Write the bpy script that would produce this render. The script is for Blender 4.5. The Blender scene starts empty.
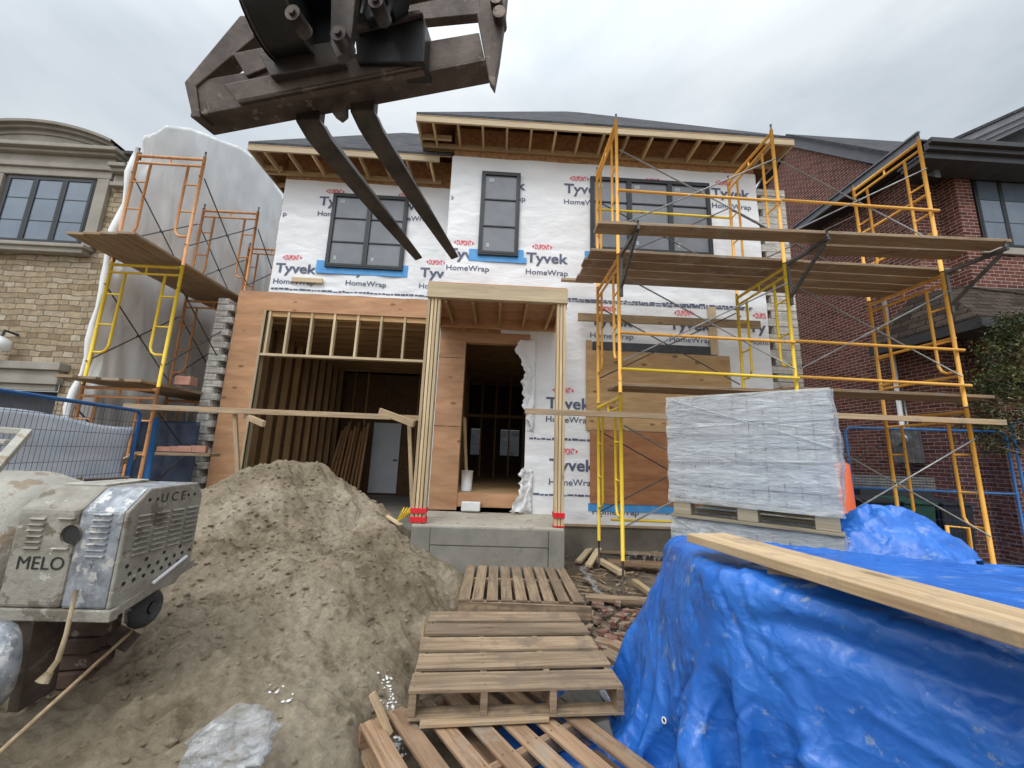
import bpy, bmesh, math, random
import numpy as np
from mathutils import Vector, Matrix
random.seed(7)
S = bpy.context.scene
COL = S.collection
V = Vector
RAD = math.radians

# ------------------------------------------------------------------ camera
F, YAW, PITCH, ROLL, EZ = 385., -2.0, 10.35, 2.05, 1.6
_y, _p, _r = RAD(YAW), RAD(PITCH), RAD(ROLL)
FW = V((-math.sin(_y)*math.cos(_p), math.cos(_y)*math.cos(_p), math.sin(_p)))
_rt = V((math.cos(_y), math.sin(_y), 0)); _up = _rt.cross(FW)
RT = _rt*math.cos(_r) + _up*math.sin(_r); UP = RT.cross(FW)
CAMP = V((0, 0, EZ))
def ray(px, py): return RT*((px-512)/F) - UP*((py-384)/F) + FW
def aY(px, py, Y): d = ray(px, py); return CAMP + d*(Y/d.y)
def aX(px, py, X): d = ray(px, py); return CAMP + d*(X/d.x)
def aZ(px, py, Z): d = ray(px, py); return CAMP + d*((Z-EZ)/d.z)
cam = bpy.data.cameras.new('camera'); co = bpy.data.objects.new('camera', cam); COL.objects.link(co)
cam.sensor_width = 36; cam.lens = F/1024*36; cam.clip_end = 2000; cam.clip_start = .05
M3 = Matrix((RT, UP, -FW)).transposed()
co.matrix_world = Matrix.Translation(CAMP) @ M3.to_4x4()
S.camera = co

# ------------------------------------------------------------------ materials
def new_mat(name):
    m = bpy.data.materials.new(name); m.use_nodes = True
    nt = m.node_tree; nt.nodes.clear()
    o = nt.nodes.new('ShaderNodeOutputMaterial'); b = nt.nodes.new('ShaderNodeBsdfPrincipled')
    nt.links.new(b.outputs[0], o.inputs[0])
    return m, nt, b, o
def N(nt, t, **k):
    n = nt.nodes.new(t)
    for a, v in k.items():
        if a.startswith('i_'): n.inputs[a[2:].replace('_', ' ')].default_value = v
        else: setattr(n, a, v)
    return n
def ramp(nt, stops, interp='LINEAR'):
    r = nt.nodes.new('ShaderNodeValToRGB'); e = r.color_ramp.elements; r.color_ramp.interpolation = interp
    e[0].position, e[0].color = stops[0][0], tuple(stops[0][1]) + (1,)
    e[1].position, e[1].color = stops[1][0], tuple(stops[1][1]) + (1,)
    for p, c in stops[2:]:
        x = e.new(p); x.color = tuple(c) + (1,)
    return r
def coord(nt, kind, scale=(1, 1, 1), rot=(0, 0, 0)):
    t = nt.nodes.new('ShaderNodeTexCoord'); mp = nt.nodes.new('ShaderNodeMapping')
    nt.links.new(t.outputs[kind], mp.inputs[0]); mp.inputs['Scale'].default_value = scale; mp.inputs['Rotation'].default_value = rot
    return mp.outputs[0]
def mixc(nt, fac, a, b, mode='MIX'):
    m = nt.nodes.new('ShaderNodeMix'); m.data_type = 'RGBA'; m.blend_type = mode
    for i, v in ((0, fac), (6, a), (7, b)):
        if hasattr(v, 'links'): nt.links.new(v, m.inputs[i])
        elif i == 0: m.inputs[0].default_value = v
        else: m.inputs[i].default_value = tuple(v) + (1,)
    return m.outputs[2]
def bump(nt, b, h, strength, dist=.01, prev=None):
    n = nt.nodes.new('ShaderNodeBump'); n.inputs['Strength'].default_value = strength; n.inputs['Distance'].default_value = dist
    nt.links.new(h, n.inputs['Height'])
    if prev is not None: nt.links.new(prev, n.inputs['Normal'])
    nt.links.new(n.outputs[0], b.inputs['Normal']); return n.outputs[0]
def noise(nt, vec, scale, detail=6, rough=.6, dist=0):
    n = nt.nodes.new('ShaderNodeTexNoise'); n.inputs['Scale'].default_value = scale; n.inputs['Detail'].default_value = detail
    n.inputs['Roughness'].default_value = rough; n.inputs['Distortion'].default_value = dist
    nt.links.new(vec, n.inputs['Vector']); return n
def plain(name, c1, c2, scale=4, rough=.8, bmp=.2, bscale=40, metal=0., kind='Object', stretch=(1, 1, 1), spots=None, lo=.35, hi=.65, bd=.006):
    """two-tone noise material; spots = (colour, threshold, scale) adds dirt or paint spots"""
    m, nt, b, o = new_mat(name)
    v = coord(nt, kind, stretch)
    n = noise(nt, v, scale); r = ramp(nt, [(lo, c1), (hi, c2)]); nt.links.new(n.outputs[0], r.inputs[0])
    c = r.outputs[0]
    if spots:
        for sc, th, ss in spots:
            s = noise(nt, v, ss, 5, .65); rr = ramp(nt, [(th, (0, 0, 0)), (th+.04, (1, 1, 1))]); nt.links.new(s.outputs[0], rr.inputs[0])
            c = mixc(nt, rr.outputs[0], c, sc)
    nt.links.new(c, b.inputs['Base Color'])
    b.inputs['Roughness'].default_value = rough; b.inputs['Metallic'].default_value = metal
    n2 = noise(nt, v, bscale, 8, .65); bump(nt, b, n2.outputs[0], bmp, bd)
    return m
def wood(name, light, dark, knots=.5, rough=.75, dirt=None, grain=1., dn=.52, splash=0):
    """grain along U of the uv map (metres)"""
    m, nt, b, o = new_mat(name)
    v = coord(nt, 'UV', (1.2, 26*grain, 1))
    n = noise(nt, v, 1.6, 6, .6, .8); r = ramp(nt, [(.32, dark), (.62, light)]); nt.links.new(n.outputs[0], r.inputs[0])
    c = r.outputs[0]
    vb = coord(nt, 'UV', (.5, 3., 1)); nb = noise(nt, vb, 1.3, 3); rb = ramp(nt, [(.3, (.72, .72, .72)), (.7, (1.12, 1.1, 1.08))]); nt.links.new(nb.outputs[0], rb.inputs[0])
    c = mixc(nt, .8, c, rb.outputs[0], 'MULTIPLY')
    oi = nt.nodes.new('ShaderNodeObjectInfo'); ro = ramp(nt, [(0, (.74, .73, .72)), (1, (1.16, 1.15, 1.12))]); nt.links.new(oi.outputs['Random'], ro.inputs[0]); c = mixc(nt, 1., c, ro.outputs[0], 'MULTIPLY')
    if splash:
        vs_ = coord(nt, 'Object'); ns_ = noise(nt, vs_, 13, 7, .72); rs_ = ramp(nt, [(splash, (0, 0, 0)), (splash+.03, (1, 1, 1))]); nt.links.new(ns_.outputs[0], rs_.inputs[0]); c = mixc(nt, rs_.outputs[0], c, (.66, .64, .60))
    if knots:
        vk = coord(nt, 'UV', (2.6, 5.2, 1)); k = nt.nodes.new('ShaderNodeTexVoronoi'); k.inputs['Scale'].default_value = 1.0; nt.links.new(vk, k.inputs['Vector'])
        rk = ramp(nt, [((.09 if knots > .6 else .05), (1, 1, 1)), ((.17 if knots > .6 else .11), (0, 0, 0))]); nt.links.new(k.outputs['Distance'], rk.inputs[0])
        mk = N(nt, 'ShaderNodeMath', operation='MULTIPLY'); nt.links.new(rk.outputs[0], mk.inputs[0]); mk.inputs[1].default_value = knots
        c = mixc(nt, mk.outputs[0], c, tuple(x*.38 for x in dark))
    if dirt:
        vd = coord(nt, 'Object'); nd = noise(nt, vd, 5, 7, .7); rd = ramp(nt, [(dn, (0, 0, 0)), (dn+.12, (1, 1, 1))]); nt.links.new(nd.outputs[0], rd.inputs[0])
        md = N(nt, 'ShaderNodeMath', operation='MULTIPLY'); nt.links.new(rd.outputs[0], md.inputs[0]); md.inputs[1].default_value = .75
        c = mixc(nt, md.outputs[0], c, dirt)
    nt.links.new(c, b.inputs['Base Color']); b.inputs['Roughness'].default_value = rough
    bump(nt, b, n.outputs[0], .35, .003)
    return m
def bricks(name, cols, mortar, bw=.22, bh=.065, ms=.01, rough=.85, warp=0., off=.5, bstr=.6, freq=2, squash=1.):
    m, nt, b, o = new_mat(name)
    v = coord(nt, 'UV')
    if warp:
        nz = noise(nt, v, 3.5, 2); sub = N(nt, 'ShaderNodeVectorMath', operation='SUBTRACT'); nt.links.new(nz.outputs[1], sub.inputs[0]); sub.inputs[1].default_value = (.5, .5, .5)
        sc = N(nt, 'ShaderNodeVectorMath', operation='SCALE'); nt.links.new(sub.outputs[0], sc.inputs[0]); sc.inputs['Scale'].default_value = warp
        ad = N(nt, 'ShaderNodeVectorMath', operation='ADD'); nt.links.new(v, ad.inputs[0]); nt.links.new(sc.outputs[0], ad.inputs[1]); v2 = ad.outputs[0]
    else: v2 = v
    t = nt.nodes.new('ShaderNodeTexBrick'); t.offset = off; t.offset_frequency = freq; t.squash = squash; t.squash_frequency = 3
    t.inputs['Scale'].default_value = 1; t.inputs['Brick Width'].default_value = bw; t.inputs['Row Height'].default_value = bh + ms
    t.inputs['Mortar Size'].default_value = ms*.5; t.inputs['Mortar Smooth'].default_value = .3; t.inputs['Bias'].default_value = 0
    t.inputs['Color1'].default_value = (0, 0, 0, 1); t.inputs['Color2'].default_value = (1, 1, 1, 1); t.inputs['Mortar'].default_value = (.5, .5, .5, 1)
    nt.links.new(v2, t.inputs['Vector'])
    st = [(i/(len(cols)-1), c) for i, c in enumerate(cols)]
    r = ramp(nt, st); nt.links.new(t.outputs['Color'], r.inputs[0])
    n2 = noise(nt, v, 9, 6); r2 = ramp(nt, [(.3, (.7, .7, .7)), (.7, (1.15, 1.15, 1.15))]); nt.links.new(n2.outputs[0], r2.inputs[0])
    c = mixc(nt, 1., r.outputs[0], r2.outputs[0], 'MULTIPLY')
    c = mixc(nt, t.outputs['Fac'], c, mortar)
    nt.links.new(c, b.inputs['Base Color']); b.inputs['Roughness'].default_value = rough; b.inputs['Specular IOR Level'].default_value = .2
    n3 = noise(nt, v, 45, 5)
    inv = N(nt, 'ShaderNodeMath', operation='MULTIPLY_ADD'); nt.links.new(t.outputs['Fac'], inv.inputs[0]); inv.inputs[1].default_value = -1.5
    nt.links.new(n3.outputs[0], inv.inputs[2])
    bump(nt, b, inv.outputs[0], bstr, .012)
    return m

PINE = wood('pine', (.62, .48, .29), (.47, .33, .18), .5)
PINE2 = wood('pale_pine', (.66, .54, .36), (.52, .39, .23), .35)
BEAMW = wood('beam_pine', (.60, .49, .33), (.50, .385, .235), .2)
PLY = wood('fir_plywood', (.50, .235, .105), (.37, .15, .06), .7, grain=.25)
PLYO = wood('orange_plywood', (.60, .345, .19), (.50, .255, .13), .9, grain=.2)
PLYL = wood('light_plywood', (.50, .33, .17), (.38, .225, .10), .9, grain=.25)
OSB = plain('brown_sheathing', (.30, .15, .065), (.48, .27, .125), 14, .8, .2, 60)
OSB_SHADE = plain('shade_painted_sheathing', (.10, .055, .025), (.19, .105, .05), 14, .85, .2, 60)  # darkened copy of the brown sheathing: indoor shade painted into its colour
STUDW = wood('brown_stud', (.54, .345, .17), (.36, .205, .09), .4)
PLANK = wood('scaffold_plank', (.37, .255, .155), (.20, .13, .078), .3, grain=.7, dirt=(.30, .26, .21))
PALW = wood('pallet_wood', (.40, .255, .15), (.19, .11, .062), .5, grain=.8, dirt=(.30, .25, .19), dn=.52, splash=.71)
PALW2 = wood('grey_pallet_wood', (.37, .27, .175), (.165, .108, .065), .5, grain=.8, dirt=(.17, .125, .085), dn=.50, splash=.69)
BOARDW = wood('weathered_board', (.52, .385, .235), (.35, .235, .13), .7, grain=.6, dirt=(.27, .20, .14), dn=.53)
SCRAPW = wood('scrap_wood', (.50, .37, .23), (.32, .21, .12), .4, dirt=(.3, .25, .19))
ORANGE = plain('orange_paint', (.76, .36, .05), (.84, .44, .075), 3, .5, .1, 60, spots=[((.28, .17, .09), .63, 12), ((.5, .44, .36), .68, 20)])
YELLOW = plain('yellow_paint', (.76, .50, .025), (.85, .60, .04), 3, .45, .1, 60, spots=[((.30, .2, .08), .64, 12), ((.5, .45, .36), .68, 20)])
OLDORG = plain('worn_orange_paint', (.55, .24, .09), (.68, .33, .13), 3, .55, .1, 60, spots=[((.25, .14, .08), .60, 14)])
GALV = plain('galvanised_steel', (.20, .20, .20), (.34, .34, .33), 6, .45, .1, 60, .6)
GALVD = plain('dark_brace_steel', (.07, .065, .06), (.13, .12, .11), 6, .5, .1, 60, .5)
BLUEP = plain('blue_paint', (.015, .10, .30), (.03, .15, .38), 4, .45, .1, 60)
MESHM = plain('dark_wire', (.02, .045, .11), (.03, .06, .14), 6, .5, .0, 60)
RUST = plain('rusty_steel', (.055, .04, .032), (.14, .105, .085), 5, .55, .4, 30, .35, spots=[((.20, .155, .12), .60, 7), ((.28, .24, .19), .70, 26)])
BLACKM = plain('black_steel', (.008, .008, .009), (.02, .019, .018), 5, .4, .2, 30, .2)
TINEM = plain('worn_tine_steel', (.045, .036, .032), (.10, .085, .072), 5, .42, .3, 40, .5)
CONC = plain('concrete', (.19, .178, .15), (.28, .262, .225), 2.5, .9, .3, 60, spots=[((.2, .19, .17), .62, 5)])
CONCT = plain('dusty_slab', (.36, .32, .26), (.47, .43, .35), 2.5, .9, .3, 60, spots=[((.33, .27, .2), .58, 5)])
FOUND = plain('foundation', (.10, .088, .068), (.17, .15, .12), 2, .9, .3, 40)
DARKF = plain('window_frame_black', (.010, .011, .013), (.018, .019, .021), 5, .45, .05)
DARKT = plain('dark_trim', (.03, .028, .03), (.045, .043, .045), 4, .55, .1)
GREYT = plain('grey_fascia', (.12, .125, .14), (.16, .165, .18), 4, .5, .05)
SHING = bricks('roof_shingle', [(.035, .036, .04), (.075, .075, .08), (.055, .055, .06)], (.02, .02, .022), .3, .14, .008, .9, .0)
SHINGB = bricks('brown_shake', [(.035, .024, .018), (.085, .062, .048), (.055, .04, .03)], (.010, .008, .007), .35, .13, .02, .9, .05, bstr=1.)
BRICK = bricks('red_brick', [(.085, .027, .021), (.175, .058, .042), (.125, .04, .03), (.215, .085, .06)], (.42, .36, .32), .225, .065, .012, .85)
STONE = bricks('ledge_stone', [(.24, .175, .105), (.45, .36, .24), (.34, .26, .165), (.50, .43, .32)], (.17, .14, .10), .34, .082, .014, .85, .09, .37, 1.1, 2, .5)
LIME = plain('limestone_trim', (.27, .245, .205), (.34, .31, .265), 3, .85, .12, 50)
LIMED = plain('stained_limestone', (.20, .18, .15), (.28, .255, .215), 3, .85, .12, 50)
SAND = None
QUO = bricks('pale_brick', [(.46, .44, .40), (.64, .61, .56), (.54, .51, .46)], (.36, .34, .31), .19, .058, .01, .85)
BLOCKM = plain('tooth_block', (.28, .265, .24), (.42, .40, .37), 9, .9, .3, 50)
WHITED = plain('white_door_paint', (.72, .75, .78), (.78, .80, .83), 3, .5, .02)
REDT = plain('red_tape', (.65, .012, .02), (.7, .02, .03), 4, .5, .02)
BLUET = plain('blue_flashing_tape', (.05, .27, .62), (.08, .33, .68), 6, .45, .25, 20)
BLKT = plain('black_flashing', (.012, .012, .013), (.03, .03, .032), 9, .3, .5, 15)
INK = plain('print_navy', (.075, .09, .15), (.10, .115, .18), 4, .6, .0)
INKR = plain('print_red', (.72, .03, .06), (.74, .04, .07), 4, .6, .0)
BLACKP = plain('black_paint', (.01, .01, .01), (.02, .02, .02), 8, .6, .0)
RUBBLE = plain('broken_brick', (.15, .062, .045), (.24, .115, .085), 8, .9, .4, 40, spots=[((.27, .21, .15), .50, 9)])
WHITEP = plain('white_plastic', (.7, .7, .7), (.8, .8, .8), 8, .4, .2, 20)
PLASTER = plain('white_plaster', (.7, .69, .66), (.8, .79, .77), 8, .9, .3, 30)
def glass(name, col, rough=.12, spec=.8, streak=.0):
    m, nt, b, o = new_mat(name)
    v = coord(nt, 'Object'); n = noise(nt, v, 1.5, 3); r = ramp(nt, [(.3, tuple(x*.8 for x in col)), (.7, tuple(x*1.2 for x in col))]); nt.links.new(n.outputs[0], r.inputs[0])
    nt.links.new(r.outputs[0], b.inputs['Base Color']); b.inputs['Roughness'].default_value = rough; b.inputs['Specular IOR Level'].default_value = spec
    n2 = noise(nt, v, 2.2, 2); bump(nt, b, n2.outputs[0], .08, .03)
    return m
FILM = glass('filmed_glass', (.17, .18, .195), .22, .6)
GLASS = glass('sky_toned_reflective_glass', (.11, .14, .18), .03, 1.0)  # base colour lightened and blued to imitate reflected sky
def fabric(name, c1, c2, rough, spec, b1, s1, b2, s2, kind='Object', stretch=(1, 1, 1), trans=0, spots=None, crumple=0):
    m, nt, b, o = new_mat(name)
    v = coord(nt, kind, stretch)
    n = noise(nt, v, 3, 5); r = ramp(nt, [(.35, c1), (.65, c2)]); nt.links.new(n.outputs[0], r.inputs[0]); c = r.outputs[0]
    if spots:
        for sc, th, ss, st in spots:
            vv = coord(nt, kind, st, (0, 0, .6)); s = noise(nt, vv, ss, 6, .7); rr = ramp(nt, [(th, (0, 0, 0)), (th+.1, (1, 1, 1))]); nt.links.new(s.outputs[0], rr.inputs[0]); c = mixc(nt, rr.outputs[0], c, sc)
    nt.links.new(c, b.inputs['Base Color']); b.inputs['Roughness'].default_value = rough; b.inputs['Specular IOR Level'].default_value = spec
    n1 = noise(nt, v, s1, 3, .5, .25); w = N(nt, 'ShaderNodeMath', operation='SUBTRACT'); nt.links.new(n1.outputs[0], w.inputs[0]); w.inputs[1].default_value = .5
    ab = N(nt, 'ShaderNodeMath', operation='ABSOLUTE'); nt.links.new(w.outputs[0], ab.inputs[0])
    p = bump(nt, b, ab.outputs[0], b1, .03)
    if crumple:
        for cs_, cd_ in ((crumple, .06), (crumple*2.7, .022)):
            wv = N(nt, 'ShaderNodeVectorMath', operation='SCALE'); nt.links.new(n1.outputs[1], wv.inputs[0]); wv.inputs['Scale'].default_value = .25/1.
            av = N(nt, 'ShaderNodeVectorMath', operation='ADD'); nt.links.new(v, av.inputs[0]); nt.links.new(wv.outputs[0], av.inputs[1])
            vo = nt.nodes.new('ShaderNodeTexVoronoi'); vo.inputs['Scale'].default_value = cs_; nt.links.new(av.outputs[0], vo.inputs['Vector']); p = bump(nt, b, vo.outputs['Distance'], .40, cd_, p)
    n2 = noise(nt, v, s2, 5, .6, .0); bump(nt, b, n2.outputs[0], b2, .01, p)
    return m
WRAP = fabric('house_wrap_white', (.74, .745, .755), (.80, .80, .81), .45, .4, 1., 2.2, .55, 8, stretch=(.7, 1, 1.6))
TARP = fabric('blue_tarp', (.014, .105, .42), (.026, .15, .52), .36, .5, .14, 5.0, .22, 24, spots=[((.24, .30, .40), .60, 3.2, (1, 4, 3)), ((.34, .36, .38), .67, 9, (1, 3, 2))], crumple=3.8)
SHEET = fabric('white_poly_sheet', (.80, .81, .80), (.90, .90, .89), .3, .5, .3, 1.2, .15, 5, stretch=(1, 1, .35), crumple=.9)
FSHEET = fabric('pale_blue_sheet', (.70, .77, .88), (.82, .86, .93), .45, .4, .9, 1.4, .3, 6, stretch=(.6, .6, 1.6))
DKSHEET = fabric('dark_blue_sheet', (.012, .02, .045), (.03, .045, .08), .45, .4, .9, 2, .3, 8)

def film_mat(name, lo, hi, tint=(.78, .80, .81)):
    m, nt, b, o = new_mat(name)
    b.inputs['Base Color'].default_value = tint + (1,); b.inputs['Roughness'].default_value = .18; b.inputs['Specular IOR Level'].default_value = .8
    tr = nt.nodes.new('ShaderNodeBsdfTransparent'); mx = nt.nodes.new('ShaderNodeMixShader')
    v = coord(nt, 'Object', (1, 1, 5)); n = noise(nt, v, 3.0, 8, .7, 1.0)
    r = ramp(nt, [(.35, (lo,)*3), (.7, (hi,)*3)]); nt.links.new(n.outputs[0], r.inputs[0])
    nt.links.new(r.outputs[0], mx.inputs[0]); nt.links.new(tr.outputs[0], mx.inputs[1]); nt.links.new(b.outputs[0], mx.inputs[2]); nt.links.new(mx.outputs[0], o.inputs[0])
    n2 = noise(nt, v, 6, 6, .7, 1.5); bump(nt, b, n2.outputs[0], .9, .03)
    return m
STRETCH = film_mat('stretch_film', .22, .70, (.82, .85, .84))
DKBRK = plain('dark_brick', (.06, .035, .025), (.12, .07, .05), 8, .9, .4, 40, spots=[((.2, .17, .13), .58, 9)])
DIMG = film_mat('dim_glass', .7, .85, (.03, .045, .05))
BAGM = film_mat('clear_bag', .10, .60)

# ------------------------------------------------------------------ mesh builder
def basis(d, up=(0, 0, 1)):
    d = V(d).normalized(); u = V(up)
    if abs(d.dot(u.normalized())) > .98: u = V((0, 1, 0)) if abs(d.y) < .9 else V((1, 0, 0))
    s = d.cross(u).normalized(); return d, s, s.cross(d).normalized()
class MB:
    def __init__(self): self.v = []; self.f = []; self.m = []; self.uv = []; self.sm = []
    def add(self, vs, fs, m=0, uvs=None, sm=False):
        n = len(self.v); self.v += [tuple(p) for p in vs]
        for i, f in enumerate(fs):
            self.f.append([n+k for k in f]); self.m.append(m); self.sm.append(sm); self.uv.append(uvs[i] if uvs else None)
        return self
    def box6(self, c8, m=0, L=None, W=None, H=None):
        fs = [(0, 3, 2, 1), (4, 5, 6, 7), (0, 1, 5, 4), (1, 2, 6, 5), (2, 3, 7, 6), (3, 0, 4, 7)]
        # 0-3 start end, 4-7 far end when built by beam
        ou, ov = random.random()*20, random.random()*20
        uv = []
        for k, f in enumerate(fs):
            if k < 2: uv.append([(ou, ov), (ou, ov+H), (ou+.02, ov+H), (ou+.02, ov)])
            else:
                w = (W, H, W, H)[k-2]; o2 = ov + (0, W, W+H, 2*W+H)[k-2]
                uv.append([(ou, o2), (ou, o2+w), (ou+L, o2+w), (ou+L, o2)])
        return self.add(c8, fs, m, uv)
    def beam(self, p0, p1, w, h, up=(0, 0, 1), m=0):
        p0, p1 = V(p0), V(p1); d, s, u = basis(p1-p0, up); a, b = s*(w/2), u*(h/2)
        c = [p0-a-b, p0+a-b, p0+a+b, p0-a+b, p1-a-b, p1+a-b, p1+a+b, p1-a+b]
        return self.box6(c, m, (p1-p0).length, w, h)
    def box(self, x0, x1, y0, y1, z0, z1, m=0):
        dx, dy, dz = x1-x0, y1-y0, z1-z0
        cx, cy, cz = (x0+x1)/2, (y0+y1)/2, (z0+z1)/2
        if dx >= dy and dx >= dz: return self.beam((x0, cy, cz), (x1, cy, cz), dy, dz, m=m)
        if dz >= dy: return self.beam((cx, cy, z0), (cx, cy, z1), dx, dy, (0, 1, 0), m)
        return self.beam((cx, y0, cz), (cx, y1, cz), dx, dz, m=m)
    def pbox(self, x0, x1, y0, y1, z0, z1, m=0):
        """box with world-planar uvs in metres"""
        c = [(x0, y0, z0), (x1, y0, z0), (x1, y1, z0), (x0, y1, z0), (x0, y0, z1), (x1, y0, z1), (x1, y1, z1), (x0, y1, z1)]
        return self.add(c, [(0, 3, 2, 1), (4, 5, 6, 7), (0, 1, 5, 4), (1, 2, 6, 5), (2, 3, 7, 6), (3, 0, 4, 7)], m)
    def tube(self, pts, r, seg=8, m=0, cap=True):
        pts = [V(p) for p in pts]; n = len(pts); vs = []; fs = []
        pu = None
        for i, p in enumerate(pts):
            d = (pts[min(i+1, n-1)] - pts[max(i-1, 0)])
            d, s, u = basis(d, pu if pu is not None else (0, 0, 1)); pu = u
            rr = r[i] if isinstance(r, (list, tuple)) else r
            for k in range(seg):
                a = 2*math.pi*k/seg; vs.append(p + s*math.cos(a)*rr + u*math.sin(a)*rr)
        for i in range(n-1):
            for k in range(seg):
                k2 = (k+1) % seg; fs.append((i*seg+k, i*seg+k2, (i+1)*seg+k2, (i+1)*seg+k))
        self.add(vs, fs, m, None, True)
        if cap:
            b = len(self.v) - len(vs)
            for i0, rev in ((0, True), ((n-1)*seg, False)):
                f = [b+i0+k for k in range(seg)]
                self.f.append(f[::-1] if not rev else f); self.m.append(m); self.sm.append(False); self.uv.append(None)
        return self
    def prism(self, poly, off, m=0, m2=None):
        n = len(poly); off = V(off); vs = [V(p) for p in poly] + [V(p)+off for p in poly]
        fs = [tuple(range(n)), tuple(range(2*n-1, n-1, -1))] + [(i, i+n, (i+1) % n + n, (i+1) % n) for i in range(n)]
        return self.add(vs, fs, m)
    def grid(self, fn, nu, nv, m=0, sm=True, uvs=None):
        vs = [fn(i/nu, j/nv) for j in range(nv+1) for i in range(nu+1)]
        fs = []; uv = []
        for j in range(nv):
            for i in range(nu):
                a = j*(nu+1)+i; fs.append((a, a+1, a+nu+2, a+nu+1))
        return self.add(vs, fs, m, None, sm)
    def build(self, name, mats, parent=None, bevel=0., solid=0., label=None, cat=None, group=None, kind=None, sub=0):
        me = bpy.data.meshes.new(name); me.from_pydata(self.v, [], self.f)
        mats = mats if isinstance(mats, (list, tuple)) else [mats]
        for mt in mats: me.materials.append(mt)
        me.polygons.foreach_set('material_index', self.m); me.polygons.foreach_set('use_smooth', self.sm)
        uvl = me.uv_layers.new(name='UVMap'); data = uvl.data
        for p, uv in zip(me.polygons, self.uv):
            if uv is not None:
                for li, q in zip(p.loop_indices, uv): data[li].uv = q
            else:
                n = p.normal; ax = max(range(3), key=lambda k: abs(n[k]))
                for li, vi in zip(p.loop_indices, p.vertices):
                    c = me.vertices[vi].co
                    if ax == 2: data[li].uv = (c.x, c.y)
                    elif ax == 0: data[li].uv = (c.y, c.z*(1 if abs(n.z) < .3 else 1.2))
                    else: data[li].uv = (c.x, c.z*(1 if abs(n.z) < .3 else 1.3))
        me.update()
        o = bpy.data.objects.new(name, me); COL.objects.link(o)
        if parent: o.parent = parent
        if bevel:
            md = o.modifiers.new('bevel', 'BEVEL'); md.width = bevel; md.segments = 2; md.limit_method = 'ANGLE'
        if solid:
            md = o.modifiers.new('solid', 'SOLIDIFY'); md.thickness = solid; md.offset = 0
        tag(o, label, cat, group, kind)
        return o
def tag(o, label=None, cat=None, group=None, kind=None):
    if label: o['label'] = label
    if cat: o['category'] = cat
    if group: o['group'] = group
    if kind: o['kind'] = kind
    return o
def thing(name, label, cat, group=None, loc=None):
    o = bpy.data.objects.new(name, None); o.empty_display_size = .1; COL.objects.link(o)
    return tag(o, label, cat, group)
def settle(root):
    """move a finished thing's origin to its base (children keep their place)"""
    pts = []
    bpy.context.view_layer.update()
    for c in root.children_recursive:
        if c.type == 'MESH':
            co_ = np.empty(len(c.data.vertices)*3); c.data.vertices.foreach_get('co', co_); co_ = co_.reshape(-1, 3)
            pts.append(co_)
    if not pts: return root
    a = np.vstack(pts); b = V(((a[:, 0].min()+a[:, 0].max())/2, (a[:, 1].min()+a[:, 1].max())/2, a[:, 2].min()))
    root.location = b
    for c in root.children: c.matrix_parent_inverse = Matrix.Translation(-b)
    return root
def text_geo(s, width=None, height=None, bold=.0, sx=1.):
    c = bpy.data.curves.new('t', 'FONT'); c.body = s; c.size = 1; c.offset = bold; c.resolution_u = 3; c.space_character = 1.0
    o = bpy.data.objects.new('t', c); COL.objects.link(o)
    dg = bpy.context.evaluated_depsgraph_get(); me = o.evaluated_get(dg).to_mesh()
    vs = np.array([v.co[:] for v in me.vertices]); fs = [tuple(p.vertices) for p in me.polygons]
    o.evaluated_get(dg).to_mesh_clear(); bpy.data.objects.remove(o); bpy.data.curves.remove(c)
    x0, x1 = vs[:, 0].min(), vs[:, 0].max(); y1 = vs[:, 1].max()
    k = width/(x1-x0) if width else height/y1
    ky = k if (height is None or width is None) else height/y1
    vs[:, 0] = (vs[:, 0]-x0)*k; vs[:, 1] *= ky
    return vs[:, :2], fs
# ------------------------------------------------------------------ noise on arrays
def vnoise(x, y, seed=0):
    xi = np.floor(x).astype(np.int64); yi = np.floor(y).astype(np.int64); xf = x-xi; yf = y-yi
    def h(a, b):
        n = (a*374761393 + b*668265263 + seed*1442695041) & 0xffffffff
        n = ((n ^ (n >> 13))*1274126177) & 0xffffffff; return ((n ^ (n >> 16)) & 0xffff)/65535.
    u = xf*xf*(3-2*xf); v = yf*yf*(3-2*yf)
    return (h(xi, yi)*(1-u)+h(xi+1, yi)*u)*(1-v) + (h(xi, yi+1)*(1-u)+h(xi+1, yi+1)*u)*v
def fbm(x, y, s, o=5, seed=0, g=.5):
    t = 0; a = 1; n = 0
    for i in range(o): t = t + a*(vnoise(x*s, y*s, seed+i)-.5); n += a; a *= g; s *= 2.03
    return t/n*2
# ------------------------------------------------------------------ sky and light
w = bpy.data.worlds.new('World'); S.world = w; w.use_nodes = True; nt = w.node_tree; nt.nodes.clear()
wo = nt.nodes.new('ShaderNodeOutputWorld'); bg = nt.nodes.new('ShaderNodeBackground'); nt.links.new(bg.outputs[0], wo.inputs[0])
sky = nt.nodes.new('ShaderNodeTexSky'); sky.sky_type = 'NISHITA'; sky.sun_disc = False
SUN_EL, SUN_AZ = RAD(52), RAD(205)          # azimuth clockwise from +Y
sky.sun_elevation = SUN_EL; sky.sun_rotation = SUN_AZ; sky.dust_density = 3
tc = nt.nodes.new('ShaderNodeTexCoord'); mp = nt.nodes.new('ShaderNodeMapping'); nt.links.new(tc.outputs['Generated'], mp.inputs[0]); mp.inputs['Scale'].default_value = (1, 1, 2.6)
n1 = noise(nt, mp.outputs[0], 1.7, 6, .52, .3); cl = ramp(nt, [(.34, (5.9, 6.6, 7.3)), (.48, (7.3, 7.95, 8.55)), (.62, (8.8, 9.3, 9.7))]); nt.links.new(n1.outputs[0], cl.inputs[0])
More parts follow.
